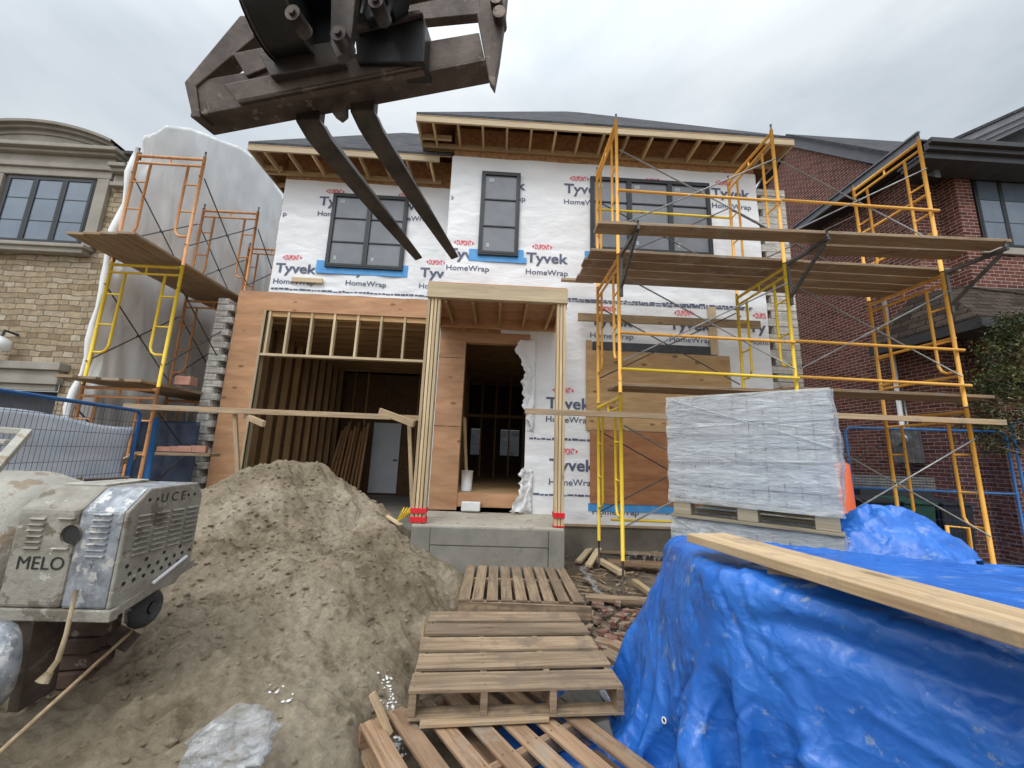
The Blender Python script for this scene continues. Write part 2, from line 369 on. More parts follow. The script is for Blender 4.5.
sep = nt.nodes.new('ShaderNodeSeparateXYZ'); nt.links.new(tc.outputs['Generated'], sep.inputs[0])
zr = ramp(nt, [(.0, (.80,)*3), (.45, (1.0,)*3), (.72, (1.12,)*3), (1., (2.4,)*3)]); nt.links.new(sep.outputs['Z'], zr.inputs[0])
c = mixc(nt, 1., cl.outputs[0], zr.outputs[0], 'MULTIPLY')
# the cloud deck is brighter towards the sun, which stands behind the viewer
nrm = N(nt, 'ShaderNodeVectorMath', operation='DOT_PRODUCT'); nt.links.new(tc.outputs['Generated'], nrm.inputs[0])
sd = V((math.sin(SUN_AZ)*math.cos(SUN_EL), math.cos(SUN_AZ)*math.cos(SUN_EL), math.sin(SUN_EL))); nrm.inputs[1].default_value = sd
sr = ramp(nt, [(.0, (1.,)*3), (.35, (1.05,)*3), (1., (2.6,)*3)]); nt.links.new(nrm.outputs['Value'], sr.inputs[0])
c = mixc(nt, 1., c, sr.outputs[0], 'MULTIPLY')
c = mixc(nt, .93, sky.outputs[0], c)
nt.links.new(c, bg.inputs[0]); bg.inputs[1].default_value = .09
sl = bpy.data.lights.new('sun', 'SUN'); sl.energy = 1.1; sl.angle = RAD(22); sl.color = (1, .975, .94)
so = bpy.data.objects.new('sun', sl); COL.objects.link(so); so.rotation_euler = (-sd).to_track_quat('-Z', 'Y').to_euler()
S.view_settings.view_transform = 'Standard'; S.view_settings.look = 'None'; S.view_settings.exposure = 0.0; S.view_settings.gamma = 1

# ------------------------------------------------------------------ ground and sand
def smooth(a, b, x): t = np.clip((x-a)/(b-a), 0, 1); return t*t*(3-2*t)
def ground_h(x, y):
    near = (1-smooth(9, 14, np.hypot(x, y-4)))
    h = .05*fbm(x, y, .7, 3, 3) + .035*fbm(x, y, 3.1, 4, 9)
    return h*near - .04
def ridge(x):
    return np.interp(x, [-6, -5, -4.4, -3.9, -3.4, -2.95, -2.72, -2.5, -2.2, -1.9, -1.4, -.9, -.5, -.1], [.3, .55, .80, .97, 1.14, 1.36, 1.43, 1.36, 1.14, .92, .66, .42, .20, -.10])
def sand_h(x, y, fine=True):
    yr = 5.45
    r = ridge(x + .18*fbm(x, y, 1.1, 3, 5))
    d = np.where(y < yr, (yr-y)/2.6, (y-yr)/1.15)
    prof = np.exp(-np.abs(d)**1.5*1.35)
    low = np.interp(x, [-7, -2.2, -1.2, -.75, -.45], [.34, .30, .16, .05, -.25])*smooth(1.0, 2.2, y+1.6)
    h = np.maximum(low, -.25) + (r-np.maximum(low, -.25))*prof
    h = h - .5*smooth(6.5, 7.2, y)*np.maximum(r, .2)
    h = h - .42*np.exp(-((x+2.3)**2/.55**2 + (y-2.2)**2/.55**2))*.35
    a = .5+.5*prof
    h = h + .16*fbm(x, y, 1.3, 3, 11)*a + .10*np.abs(fbm(x, y, 2.7, 3, 21))*a
    if fine:
        cl = np.maximum(fbm(x, y, 9, 3, 31), 0)
        h = h + .065*fbm(x, y, 6, 4, 41, .62) - .07*np.abs(fbm(x+.4*y, y*.6, 2.6, 5, 45, .65)) + .05*cl*np.clip(fbm(x, y, 1.1, 2, 51)+.35, 0, 1) + .03*fbm(x, y, 17, 3, 61, .7)
    return h
def sand_at(x, y): return float(max(sand_h(np.array([x*1.]), np.array([y*1.]))[0], ground_h(np.array([x*1.]), np.array([y*1.]))[0]))
def gnd_at(x, y): return float(ground_h(np.array([x*1.]), np.array([y*1.]))[0])
def heightmesh(name, xs, ys, fn, mat_, keep=None, **k):
    X, Y = np.meshgrid(xs, ys); Z = fn(X, Y); nx, ny = len(xs), len(ys)
    vs = np.stack([X.ravel(), Y.ravel(), Z.ravel()], 1)
    idx = np.arange(nx*ny).reshape(ny, nx); q = np.stack([idx[:-1, :-1], idx[:-1, 1:], idx[1:, 1:], idx[1:, :-1]], -1).reshape(-1, 4)
    if keep is not None: kq = keep(X, Y, Z).ravel(); q = q[kq[q].any(1)]
    used = np.unique(q); rm = -np.ones(nx*ny, int); rm[used] = np.arange(len(used))
    b = MB(); b.v = [tuple(p) for p in vs[used].tolist()]; b.f = rm[q].tolist(); n = len(b.f); b.m = [0]*n; b.sm = [True]*n; b.uv = [[(0, 0)]*4]*n
    return b.build(name, mat_, **k)
def soil(name, a, b_, c_, damp, bs=.8):
    m, nt, b, o = new_mat(name)
    v = coord(nt, 'Object'); n = noise(nt, v, 1.1, 8, .62, .4); r = ramp(nt, [(.32, a), (.5, b_), (.68, c_)]); nt.links.new(n.outputs[0], r.inputs[0])
    n2 = noise(nt, v, 22, 8, .7); r2 = ramp(nt, [(.3, (.66, .65, .63)), (.7, (1.22, 1.2, 1.18))]); nt.links.new(n2.outputs[0], r2.inputs[0])
    c = mixc(nt, 1., r.outputs[0], r2.outputs[0], 'MULTIPLY')
    n3 = noise(nt, v, 2.3, 5, .7, .6); r3 = ramp(nt, [(.53, (0, 0, 0)), (.66, (1, 1, 1))]); nt.links.new(n3.outputs[0], r3.inputs[0])
    c = mixc(nt, r3.outputs[0], c, mixc(nt, 1., c, damp, 'MULTIPLY'))
    nt.links.new(c, b.inputs['Base Color']); b.inputs['Roughness'].default_value = .95; b.inputs['Specular IOR Level'].default_value = .2
    n4 = noise(nt, v, 42, 8, .82); p = bump(nt, b, n4.outputs[0], bs, .045)
    n5 = noise(nt, v, 140, 4, .6); bump(nt, b, n5.outputs[0], .5, .006, p)
    return m
SAND = soil('damp_sand', (.215, .17, .112), (.345, .283, .20), (.46, .392, .295), (.58, .55, .51))
DIRT = soil('trodden_dirt', (.15, .118, .085), (.235, .19, .14), (.33, .275, .21), (.6, .56, .52))
xs = np.concatenate([[-400, -120, -40, -18], np.arange(-10, -1.2, .4), np.arange(-1.2, 3.0, .035), np.arange(3.0, 12, .4), [18, 40, 120, 400]])
ys = np.concatenate([[-400, -100, -20, -5], np.arange(-2, 1.4, .4), np.arange(1.4, 6.7, .035), np.arange(6.8, 15, .5), [30, 120, 600]])
heightmesh('ground', xs, ys, ground_h, DIRT, kind='structure')
xs = np.arange(-6.4, .1, .021); ys = np.arange(.9, 7.05, .021)
heightmesh('sand_pile', xs, ys, sand_h, SAND, keep=lambda X, Y, Z: (Z > ground_h(X, Y)-.04) & ~((X > -1.02) & (Y > 5.32)), label='big heap of damp brown sand in front of the open garage', cat='sand pile')
# clods lying on the sand and the dirt
def clods(name, n, fn, zf, mat_, smin, smax, label, cat):
    b = MB(); rnd = random.Random(5)
    ico = bmesh.new(); bmesh.ops.create_icosphere(ico, subdivisions=1, radius=1); iv = [v.co.copy() for v in ico.verts]; iff = [tuple(v.index for v in f.verts) for f in ico.faces]; ico.free()
    for _ in range(n):
        x, y = fn(rnd)
        s = smin + (smax-smin)*rnd.random()**4; z = zf(x, y)
        sc = V((s*rnd.uniform(.7, 1.3), s*rnd.uniform(.7, 1.3), s*rnd.uniform(.5, .9)))
        b.add([(x+p.x*sc.x*rnd.uniform(.75, 1.2), y+p.y*sc.y*rnd.uniform(.75, 1.2), z+p.z*sc.z) for p in iv], iff, 0, None, False)
    return b.build(name, mat_, label=label, cat=cat, kind='stuff')
def psand(r):
    while True:
        x, y = r.uniform(-4.8, -.6), r.uniform(1.5, 5.9)
        if r.random() < .25 + .75*math.exp(-((x+1.7)**2/1.2+(y-4.2)**2/1.6)): return x, y
clods('sand_clods', 4200, psand, sand_at, SAND, .004, .03, 'crumbled clods of sand scattered over the heap', 'sand clods')
def pdirt(r):
    return (r.uniform(-.5, 1.6), r.uniform(2.0, 6.3))
clods('gravel', 1500, pdirt, gnd_at, DIRT, .005, .03, 'loose grit and small stones on the trodden dirt', 'gravel')

# ------------------------------------------------------------------ new house
H = thing('new_house', 'two storey house under construction wrapped in white printed house wrap with open garage', 'house')
def bump_wall(x, z): return .009*fbm(np.array([x]), np.array([z]), 1.3, 2, 77)[0] + .004*fbm(np.array([x]), np.array([z*2.]), 3., 2, 78)[0]
def wdisp(x, z): return .016*fbm(x+.3*z, z, 1.5, 2, 77) + .026*np.abs(fbm(x*.8-.3*z, z*1.6, 1.7, 3, 78))
def wrap_panel(name, rects, Y, logos, strips, x0, x1, z0, z1, dx=.045):
    """white wrap sheet with its print; rects are holes (x0,x1,z0,z1)"""
    b = MB()
    xs = sorted(set(list(np.arange(x0, x1, dx)) + [x1] + [r[0] for r in rects] + [r[1] for r in rects]))
    zs = sorted(set(list(np.arange(z0, z1, dx)) + [z1] + [r[2] for r in rects] + [r[3] for r in rects]))
    X, Z = np.meshgrid(xs, zs); D = wdisp(X, Z)
    nx = len(xs); vs = np.stack([X.ravel(), (Y-D).ravel(), Z.ravel()], 1).tolist(); fs = []
    for j in range(len(zs)-1):
        for i in range(nx-1):
            cx, cz = (xs[i]+xs[i+1])/2, (zs[j]+zs[j+1])/2
            if any(r[0] < cx < r[1] and r[2] < cz < r[3] for r in rects): continue
            a = j*nx+i; fs.append((a, a+1, a+nx+1, a+nx))
    b.add(vs, fs, 0, None, True)
    def stamp(g, ox, oz, m, dy=.008):
        vv, ff = g; xx = vv[:, 0]+ox; zz = vv[:, 1]+oz
        keep = [f for f in ff if all(x0+.01 < xx[k] < x1-.01 and z0 < zz[k] < z1 for k in f) and not any(r[0] < xx[f[0]] < r[1] and r[2] < zz[f[0]] < r[3] for r in rects)]
        D = wdisp(xx, zz)
        b.add(np.stack([xx, Y-D-dy, zz], 1).tolist(), keep, m)
    for (lx, lz) in logos:
        stamp(T_BIG, lx, lz, 1); stamp(T_SUB, lx, lz-.235, 1); stamp(T_RED, lx+.10, lz+.265, 2)
    for (sx0, sx1, sz) in strips:
        x = sx0; r = random.Random(int(sz*100))
        while x < sx1:
            L = r.uniform(.03, .12); hh = r.uniform(.018, .04)
            g = (np.array([(0, 0), (L, 0), (L, hh), (0, hh)]), [(0, 1, 2, 3)]); stamp(g, x, sz+r.uniform(-.004, .004), 1); x += L + r.uniform(.008, .02)
    return b.build(name, [WRAP, INK, INKR], H)
T_BIG = text_geo('Tyvek', width=.77, height=.19, bold=.024)
T_SUB = text_geo('HomeWrap', width=.77, height=.10, bold=.010)
def red_logo():
    v1, f1 = text_geo('DUPONT', width=.26, height=.10, bold=.02)
    v = v1.tolist(); f = list(f1); v = [(a+.06, b_) for a, b_ in v]
    for s, ox in ((1, 0.0), (-1, .38)):
        n = len(v); v += [(ox, .05), (ox+s*.05, .09), (ox+s*.035, .05), (ox+s*.05, .01)]; f.append((n, n+1, n+2, n+3) if s < 0 else (n, n+3, n+2, n+1))
    return np.array(v), f
T_RED = red_logo()
YL, YM = 7.07, 6.5
def lg(px, py, Y):
    p = aY(px, py, Y); return p.x, p.z
left_logos = [lg(*q, YL) for q in ((275, 272), (347, 274), (420, 277), (248.5, 203), (319, 205), (392, 209))]
mid_logos = [lg(*q, YM) for q in ((413, 186), (485, 188), (564, 193), (638, 195), (711, 197), (447, 258), (526, 262), (604, 264), (683, 268), (590, 325), (669, 329), (748, 332), (546, 408), (549, 470), (553, 494))]
mid_logos[-1] = lg(592, 499, YM)
mid_logos.append(lg(666, 500, YM))
# windows: px rectangles on the wall
WL = (-3.44, -1.96, 5.02, 6.60); WT = (-.48, .25, 5.13, 6.83); WR = (1.58, 3.88, 5.33, 6.86)
wrap_panel('house_wrap', [], YL, left_logos, [(-4.4, -1.1, 4.525)], -4.44, -1.04, 4.47, 6.88)
DOOR = (-1.05, .56, .6, 3.66)
wrap_panel('house_wrap', [(-1.05, -.0, .5, 4.02), (-.1, .48, .5, 3.60)], YM, mid_logos, [(.95, 4.5, 4.37), (.55, 1.56, 1.86), (.56, 1.56, .96), (.95, 4.5, 4.33)], -1.06, 4.84, .52, 7.16)
# torn wrap beside the door
b = MB()
def fb(x, y, s_, sd_): return fbm(np.array([x*1.]), np.array([y*1.]), s_, 4, sd_)[0]
def torn(u, v):
    z = 1.98 + 1.62*v
    w_ = .10 + .16*v + .13*fb(v*5, 1.3, 1., 7) + .05*fb(v*22, 2, 1., 8)
    x = .62 - max(w_, .04)*(1-u)*1.25
    y = YM - .03 - .10*(1-u)*(.6+1.2*fb(v*6, u*2, 1., 9)) - .03*fb(v*18, u*6, 1., 10)
    return (x, min(y, YM-.012), z - .06*(1-u)*v)
b.grid(torn, 10, 60)
def torn2(u, v):
    z = .70 + .66*v; x = .62 - (.34-.18*v+.14*fb(v*6, 3, 1., 17))*(1-u)
    y = YM - .05 - .20*(1-u)*(1-v*.5) - .07*fb(v*7, u*5, 1., 19)
    return (x, min(y, YM-.012), z + .10*(1-u)*fb(u*3, v*3, 1., 20))
b.grid(torn2, 14, 26)
b.build('torn_wrap', WRAP, H, solid=.002)
# upper walls (solid) just behind the wrap; brown sheathing above it
b = MB()
b.box(-4.46, -1.04, YL+.02, YL+.14, 4.3, 7.5); b.box(-1.04, 4.84, YM+.02, YM+.14, 3.68, 7.8)
b.box(.56, 4.86, YM+.021, YM+.141, .5, 3.68); b.box(-1.05, -.94, YM+.14, YL+.1, 4.3, 7.6)
b.build('sheathing', OSB, H)
b = MB(); b.pbox(-1.062, -1.045, YM, YL+.01, 4.47, 7.1); b.build('wrap_return', WRAP, H)
# plywood
b = MB()
b.pbox(-4.97, -4.41, YL-.012, YL+.02, .1, 4.47); b.pbox(-4.41, -1.05, YL-.012, YL+.02, 4.10, 4.466)
b.build('plywood', PLYO, H)
b = MB(); b.pbox(-1.05, -.60, YM-.012, YM+.02, .69, 2.02); b.pbox(-1.05, -.60, YM-.012, YM+.02, 2.03, 3.2); b.pbox(-1.05, -.60, YM-.012, YM+.02, 3.21, 3.68)
b.pbox(-.60, .52, YM-.012, YM+.02, 3.49, 3.68)
b.build('plywood', PLYO, H)
b = MB(); b.box(-.60, .56, YM+.02, YM+.10, 3.49, 3.69); b.box(-.66, -.60, YM+.0, YM+.14, .98, 3.49); b.build('door_header', STUDW, H)
b = MB(); b.box(-.60, .56, YM+.01, YM+.05, .74, .96); b.build('rim_joist', PLYO, H)
# shell: sides, back, floors
b = MB()
b.pbox(-4.97, -4.85, YL+.02, 14, .0, 4.3); b.pbox(-4.46, -4.34, YL+.14, 14, 4.3, 7.3); b.pbox(4.72, 4.86, YM+.14, 14, .3, 7.3)
for x0, x1, z0, z1 in ((-4.9, -1.2, 0, 7.2), (-1.2, -.95, 0, 7.2), (-.5, .1, 0, 7.2), (.85, 4.8, 0, 7.2), (-.95, -.5, 0, 1.5), (.1, .85, 0, 1.5), (-.95, -.5, 2.5, 7.2), (.1, .85, 2.5, 7.2)): b.pbox(x0, x1, 13.9, 14.02, z0, z1)
b.pbox(-4.85, 4.72, YL+.2, 13.9, 4.2, 4.3)
b.pbox(-1.06, -.94, YL+.02, 13.9, .0, 4.2)
b.pbox(.95, 1.05, YM+.3, 13.9, .9, 4.2)
b.build('interior_wall', OSB_SHADE, H)
b = MB(); b.pbox(-1.05, 4.72, YM+.05, 13.9, .85, .96); b.build('subfloor', PLYL, H)
b = MB(); b.pbox(-4.85, -1.06, YL-.3, 13.9, .12, .26); b.build('garage_slab', CONC, H)
# garage framing
for k in range(7):
    p = aY([268, 287, 310.5, 333.5, 357, 380.5, 404][k], 340, YL+.06)
    MB().box(p.x-.02, p.x+.02, YL+.0, YL+.09, 3.28, 4.10).build('transom_stud', PINE2, H, bevel=.002)
MB().box(-4.41, -1.06, YL-.02, YL+.10, 3.23, 3.275).build('transom_sill', PINE2, H, bevel=.002)
MB().box(-4.45, -4.41, YL-.03, YL+.12, .1, 4.1).build('garage_jamb', PINE2, H, bevel=.002)
MB().box(-4.40, -1.06, YL+.025, YL+.2, 4.0, 4.3).build('garage_lintel', STUDW, H)
y = YL+.35
while y < 12:
    MB().box(-4.83, -4.70, y-.02, y+.02, .26, 4.18).build('wall_stud', STUDW, H); y += .42
y = YL+.35
b = MB()
while y < 12.4:
    b.box(-4.84, -1.07, y-.02, y+.02, 3.95, 4.19); y += .4
b.build('ceiling_joists', STUDW, H)
b = MB(); b.pbox(-4.85, -1.06, 12.2, 12.3, .26, 4.2); b.build('garage_back_wall', OSB_SHADE, H)
for x in np.arange(-4.5, -1.2, .4):
    if -3.95 < x < -2.85: continue
    MB().box(x-.02, x+.02, 12.08, 12.19, .26, 4.2).build('wall_stud', STUDW, H)
g = MB().box(-3.80, -2.96, 12.12, 12.17, .32, 2.42).build('interior_door', WHITED, H, bevel=.004)
MB().tube([(-3.02, 12.10, 1.3), (-3.02, 12.05, 1.3), (-3.10, 12.04, 1.3)], .018).build('door_handle', BLACKM, g)
# hall: dim partitions seen through the doorway
b = MB()
for x in np.arange(-.85, .9, .4): b.box(x-.02, x+.02, 11.0, 11.09, .96, 4.2)
b.box(-.94, .95, 11.0, 11.09, 2.62, 2.7)
for y in np.arange(6.9, 11, .4): b.box(-.94, -.86, y-.02, y+.02, .96, 4.2); b.box(.86, .94, y-.02, y+.02, .96, 4.2)
for y in np.arange(6.9, 13.5, .4): b.box(-.94, .95, y-.02, y+.02, 3.95, 4.19)
b.build('hall_framing', STUDW, H)
for x0, x1 in ((-.95, -.5), (.1, .85)):
    f = MB().box(x0, x1, 13.86, 13.9, 1.5, 1.55).box(x0, x1, 13.86, 13.9, 2.45, 2.5).box(x0, x0+.04, 13.86, 13.9, 1.55, 2.45).box(x1-.04, x1, 13.86, 13.9, 1.55, 2.45).build('rear_window', DARKF, H)
    MB().pbox(x0, x1, 13.95, 13.96, 1.55, 2.45).build('pane', DIMG, f)
# foundation, slab, step
b = MB(); b.pbox(.92, 4.86, YM-.03, YM+.2, -.4, .50); b.build('foundation', FOUND, H)
b = MB(); b.pbox(-1.05, .94, 5.28, YM+.0, .42, .665); b.build('porch_slab', CONCT, H, bevel=.012)
b = MB(); b.pbox(-.795, .729, 5.25, 5.9, .424, .645); b.pbox(-.795, .729, 5.258, 5.9, .05, .420); b.pbox(-1.05, -.80, 5.27, 5.9, .1, .64); b.pbox(.735, .94, 5.245, YM-.05, -.2, .645); b.build('porch_wall', CONC, H, bevel=.01)
# porch
def post(xc, w_, tapes):
    pp = None
    for i, dx in enumerate(np.linspace(-w_/2+.021, w_/2-.021, max(2, round(w_/.045)))):
        mb = MB().box(xc+dx-.019, xc+dx+.019, 5.32+.008*(i % 2), 5.44, .665, 3.80)
        o = mb.build('porch_post', PINE2 if i % 2 else PINE, H, bevel=.003)
        pp = pp or o
    for z0, z1 in tapes: MB().pbox(xc-w_/2-.008, xc+w_/2+.008, 5.305, 5.45, z0, z1).build('red_tape', REDT, pp)
post(-.985, .19, ((.685, .75), (.80, .86))); post(.875, .135, ((.79, .855), (.675, .69)))
b = MB(); b.box(-1.09, .96, 5.29, 5.38, 3.80, 4.02); b.build('porch_beam', BEAMW, H, bevel=.004)
b = MB(); b.box(-1.09, -1.04, 5.38, YM-.02, 3.74, 3.98); b.box(.91, .96, 5.38, YM-.02, 3.74, 3.98); b.box(-1.04, .91, YM-.07, YM-.025, 3.74, 3.94); b.build('porch_side_beam', PLYO, H, bevel=.004)
for i in range(5):
    x = -.85+i*.40; MB().box(x, x+.04, 5.38, YM-.07, 3.76, 3.90).build('porch_joist', STUDW, H)
b = MB(); b.pbox(-1.08, .95, 5.30, YM-.02, 4.022, 4.04); b.pbox(-1.04, .91, 5.385, YM-.07, 3.905, 3.925); b.build('porch_deck', PLYO, H)
# plywood over the big ground floor window
b = MB(); b.pbox(1.56, 4.06, YM-.045, YM-.02, 2.06, 3.44); b.pbox(1.50, 1.60, YM-.05, YM-.02, 2.05, 3.62); b.build('plywood_cover', PLYL, H)
b = MB(); b.pbox(1.57, 4.06, YM-.043, YM-.02, .86, 2.05); b.build('plywood_cover', PLY, H)
b = MB(); b.pbox(1.62, 3.72, YM-.052, YM-.018, 3.46, 3.60); b.build('flashing', BLKT, H)
b = MB(); b.box(3.72, 3.86, YM-.05, YM-.02, 3.46, 4.35); b.build('plywood_strip', BEAMW, H)
b = MB(); b.pbox(1.54, 4.1, YM-.03, YM-.016, .74, .86); b.build('blue_tape', BLUET, H)
b = MB(); b.box(.9, 4.7, YM-.06, YM-.0, .50, .53); b.build('sill_plate', SCRAPW, H)
STK = plain('faded_sticker', (.33, .36, .37), (.40, .43, .43), 8, .5, .0)
# windows with muntins and protective film
def window(R, Y, cols, rows, name='window', film=FILM, d=.05, fw=.055, parent=H, fm=DARKF, stickers=True):
    x0, x1, z0, z1 = R
    b = MB(); b.box(x0, x1, Y-d, Y+.02, z0, z0+fw); b.box(x0, x1, Y-d, Y+.02, z1-fw, z1)
    b.box(x0, x0+fw, Y-d, Y+.02, z0+fw, z1-fw); b.box(x1-fw, x1, Y-d, Y+.02, z0+fw, z1-fw)
    f = b.build(name, fm, parent, bevel=.003)
    n = len(cols)
    xs = [x0+fw*.5] + [x0+(x1-x0)*c for c in cols[:-1]] + [x1-fw*.5]
    for i in range(len(xs)-1):
        a, c_ = xs[i], xs[i+1]; s = .03
        b = MB(); b.box(a, c_, Y-d-.006, Y-.0, z0+.03, z0+.03+.045); b.box(a, c_, Y-d-.006, Y-.0, z1-.075, z1-.03)
        b.box(a+.0, a+.045, Y-d-.006, Y-.0, z0+.075, z1-.075); b.box(c_-.045, c_-.0, Y-d-.006, Y-.0, z0+.075, z1-.075)
        for r in rows: zz = z0+(z1-z0)*r; b.box(a+.045, c_-.045, Y-d+.008, Y-.002, zz-.012, zz+.012)
        b.build('sash', fm, f, bevel=.002)
        b = MB(); b.pbox(a+.04, c_-.04, Y-.022, Y-.012, z0+.07, z1-.07); b.build('pane', film, f)
        if stickers:
            MB().pbox(a+.11, a+.21, Y-.026, Y-.0225, z1-.21, z1-.13).build('sticker', STK, f); MB().pbox(a+.12, a+.17, Y-.026, Y-.0225, z0+.16, z0+.24).build('sticker', STK, f)
    return f
window(WL, YL-.02, [.5, 1], [.34, .66])
window(WT, YM-.02, [1], [.34, .66])
window(WR, YM-.02, [.32, .66, 1], [.66])
b = MB(); b.pbox(WT[0]-.16, WT[1]+.16, YM-.026, YM-.012, 5.02, 5.13); b.pbox(WT[0]-.16, WT[0], YM-.026, YM-.012, 5.13, 5.25); b.pbox(WT[1], WT[1]+.1, YM-.026, YM-.012, 5.13, 5.28); b.build('blue_tape', BLUET, H)
b = MB(); b.pbox(WL[0]-.17, WL[1]+.1, YL-.026, YL-.012, 4.90, 5.02); b.pbox(WL[0]-.17, WL[0], YL-.026, YL-.012, 5.02, 5.16); b.pbox(WL[1], WL[1]+.1, YL-.026, YL-.012, 5.02, 5.14); b.build('blue_tape', BLUET, H)
b = MB(); b.pbox(WR[0]-.10, WR[1]+.05, YM-.026, YM-.012, 5.20, 5.33); b.build('blue_tape', BLUET, H)
p = aY(309, 281, YL); MB().box(p.x-.3, p.x+.28, YL-.06, YL-.02, p.z-.05, p.z+.04).build('nailed_block', BEAMW, H, bevel=.003)
# roofs: hipped, open eaves
def hip(x0, x1, y0, y1, ze, ridge_pts, name='roof'):
    rt_ = []
    A, B_, C_, D_ = V((x0, y0, ze)), V((x1, y0, ze)), V((x1, y1, ze)), V((x0, y1, ze)); R0, R1 = map(V, ridge_pts)
    b = MB(); t = V((0, 0, .05))
    for poly in ([A, B_, R1, R0], [B_, C_, R1], [C_, D_, R0, R1], [D_, A, R0]): b.prism([q+t for q in poly], -t, 0)
    rf = b.build(name, SHING, H)
    b = MB()
    for poly in ([A, B_, R1, R0], [B_, C_, R1], [D_, A, R0]): b.prism([q-V((0, 0, .008)) for q in poly], V((0, 0, -.02)), 0)
    b.build('roof_sheathing', OSB, rf)
    return rf
ZM = 7.47; ZL = 7.13
RM = hip(-1.66, 5.22, 5.93, 12.3, ZM, ((1.55, 9.2, ZM+3.6), (1.95, 9.2, ZM+3.6)))
RL = hip(-4.86, -1.08, 6.47, 12.6, ZL, ((-2.75, 8.8, ZL+2.55), (-1.081, 8.8, ZL+2.55)))
def eave(x0, x1, y0, yw, z, xe0, xe1, rf, xleft=True, xright=False):
    b = MB(); b.box(x0, x1, y0, y0+.035, z-.13, z+.0); b.build('fascia', BEAMW, rf, bevel=.003)
    if xleft: b = MB(); b.box(x0, x0+.035, y0+.035, yw+1.6, z-.13, z+.0); b.build('fascia', BEAMW, rf, bevel=.003)
    if xright: b = MB(); b.box(x1-.035, x1, y0+.035, yw+3, z-.13, z+.0); b.build('fascia', BEAMW, rf, bevel=.003)
    x = x0+.28; k = 0
    while x < x1-.1:
        MB().box(x, x+.038, y0+.035, yw+.0, z-.15, z-.06).build('rafter_tail', PINE, rf, bevel=.002)
        k += 1; x += .44
    b = MB(); b.box(x0+.04, x1-.04, yw-.04, yw-.001, z-.17, z-.08); b.build('ledger', PINE, rf)
eave(-1.66, 5.22, 5.93, YM+.0, ZM, 0, 0, RM, True, True)
eave(-4.86, -1.3, 6.47, YL+.0, ZL, 0, 0, RL, True, False)
# side soffit lookouts at the left ends
for k in range(3): MB().beam((-4.83, 6.95+.5*k, ZL-.11), (-4.47, 6.95+.5*k, ZL-.11), .04, .09).build('rafter_tail', PINE, RL)
for k in range(2): MB().beam((-1.63, 6.3+.35*k, ZM-.11), (-1.07, 6.3+.35*k, ZM-.11), .04, .09).build('rafter_tail', PINE, RM)
b = MB(); b.pbox(-4.46, -4.36, YL+.14, 12, 7.0, 7.4); b.pbox(4.74, 4.84, YM+.14, 12, 7.0, 7.4); b.build('side_sheathing', OSB, H)
# toothed masonry returns at both corners
def tooth(xa, xb, Y, z0, z1, step, side, d=.22):
    b = MB(); z = z0; k = 0; L = []
    b.pbox(xa if side > 0 else xa+.1, xb-.1 if side > 0 else xb, Y+.02, Y+d, z0, z1, 0)
    while z < z1:
        o_ = .10 if k % 2 else 0.; r = random.uniform(-.015, .015)
        x0 = xa if side > 0 else xa + o_ + r; x1 = xb - o_ + r if side > 0 else xb
        x0, x1 = (xa - .0, xb - o_ + r) if side > 0 else (xa + o_ + r, xb)
        b.pbox(x0, x1, Y-random.uniform(0, .012), Y+d, z+.006, z+step*.5-.004, 0); z += step*.5; k += 1
    return b.build('toothed_brickwork', QUO, H, bevel=.004)
tooth(4.92, 5.50, 6.62, .2, 6.9, .30, -1)
tooth(-5.28, -4.99, 7.0, .2, 4.25, .24, 1)
# ------------------------------------------------------------------ stone house on the left
SH = thing('stone_house', 'tan ledgestone house with arched limestone pediment and black window, left of the building site', 'house')
YS = 6.3
b = MB(); b.pbox(-16, -6.62, YS, YS+.3, 2.74, 6.3); b.pbox(-16, -9.9, YS, YS+.3, -.2, 2.74); b.pbox(-6.95, -6.62, YS, YS+.3, -.2, 2.74)
b.pbox(-6.92, -6.62, YS+.3, 12.5, -.2, 6.4); b.build('wall', STONE, SH)
b = MB(); b.pbox(-16, -6.95, YS-.05, YS, 2.32, 2.42); b.pbox(-16, -6.9, YS-.10, YS, 2.42, 2.64); b.pbox(-16, -6.85, YS-.16, YS, 2.64, 2.76); b.build('garage_lintel', LIME, SH, bevel=.01)
b = MB(); b.pbox(-9.9, -6.95, YS+.15, YS+.2, -.2, 2.33)
for k in range(4): b.pbox(-9.9, -6.95, YS+.13, YS+.15, .0+.55*k, .5+.55*k)
b.build('garage_door', DARKT, SH)
SW = (-8.62, -7.14, 4.80, 6.06)
window(SW, YS-.01, [.33, .66, 1], [.33, .66], film=GLASS, parent=SH, stickers=False, fw=.05, d=.03)
b = MB(); b.pbox(-8.80, -6.98, YS-.14, YS, 4.62, 4.76); b.pbox(-8.85, -6.93, YS-.18, YS, 4.70, 4.765); b.build('window_sill', LIME, SH, bevel=.012)
for xa_, xb0 in ((-8.84, -8.66), (-7.10, -6.90)): MB().pbox(xa_, xb0, YS-.07, YS, 4.77, 6.055).build('window_surround', LIME, SH, bevel=.008)
b = MB()
for z0, z1, d, e in ((6.06, 6.20, .07, 0), (6.20, 6.29, .11, .03), (6.29, 6.44, .09, .02), (6.44, 6.50, .17, .08), (6.50, 6.57, .24, .14)): b.pbox(-9.9-e, -6.88+e, YS-d, YS+.05, z0, z1)
for z0, z1, d, e in ((5.92, 6.0, .10, 0), (6.0, 6.16, .05, -.03), (6.16, 6.23, .15, .08), (6.23, 6.30, .2, .14)): b.pbox(-6.86, -6.62+e*.3, YS-d, YS+.3, z0, z1)
b.build('entablature', LIME, SH, bevel=.01)
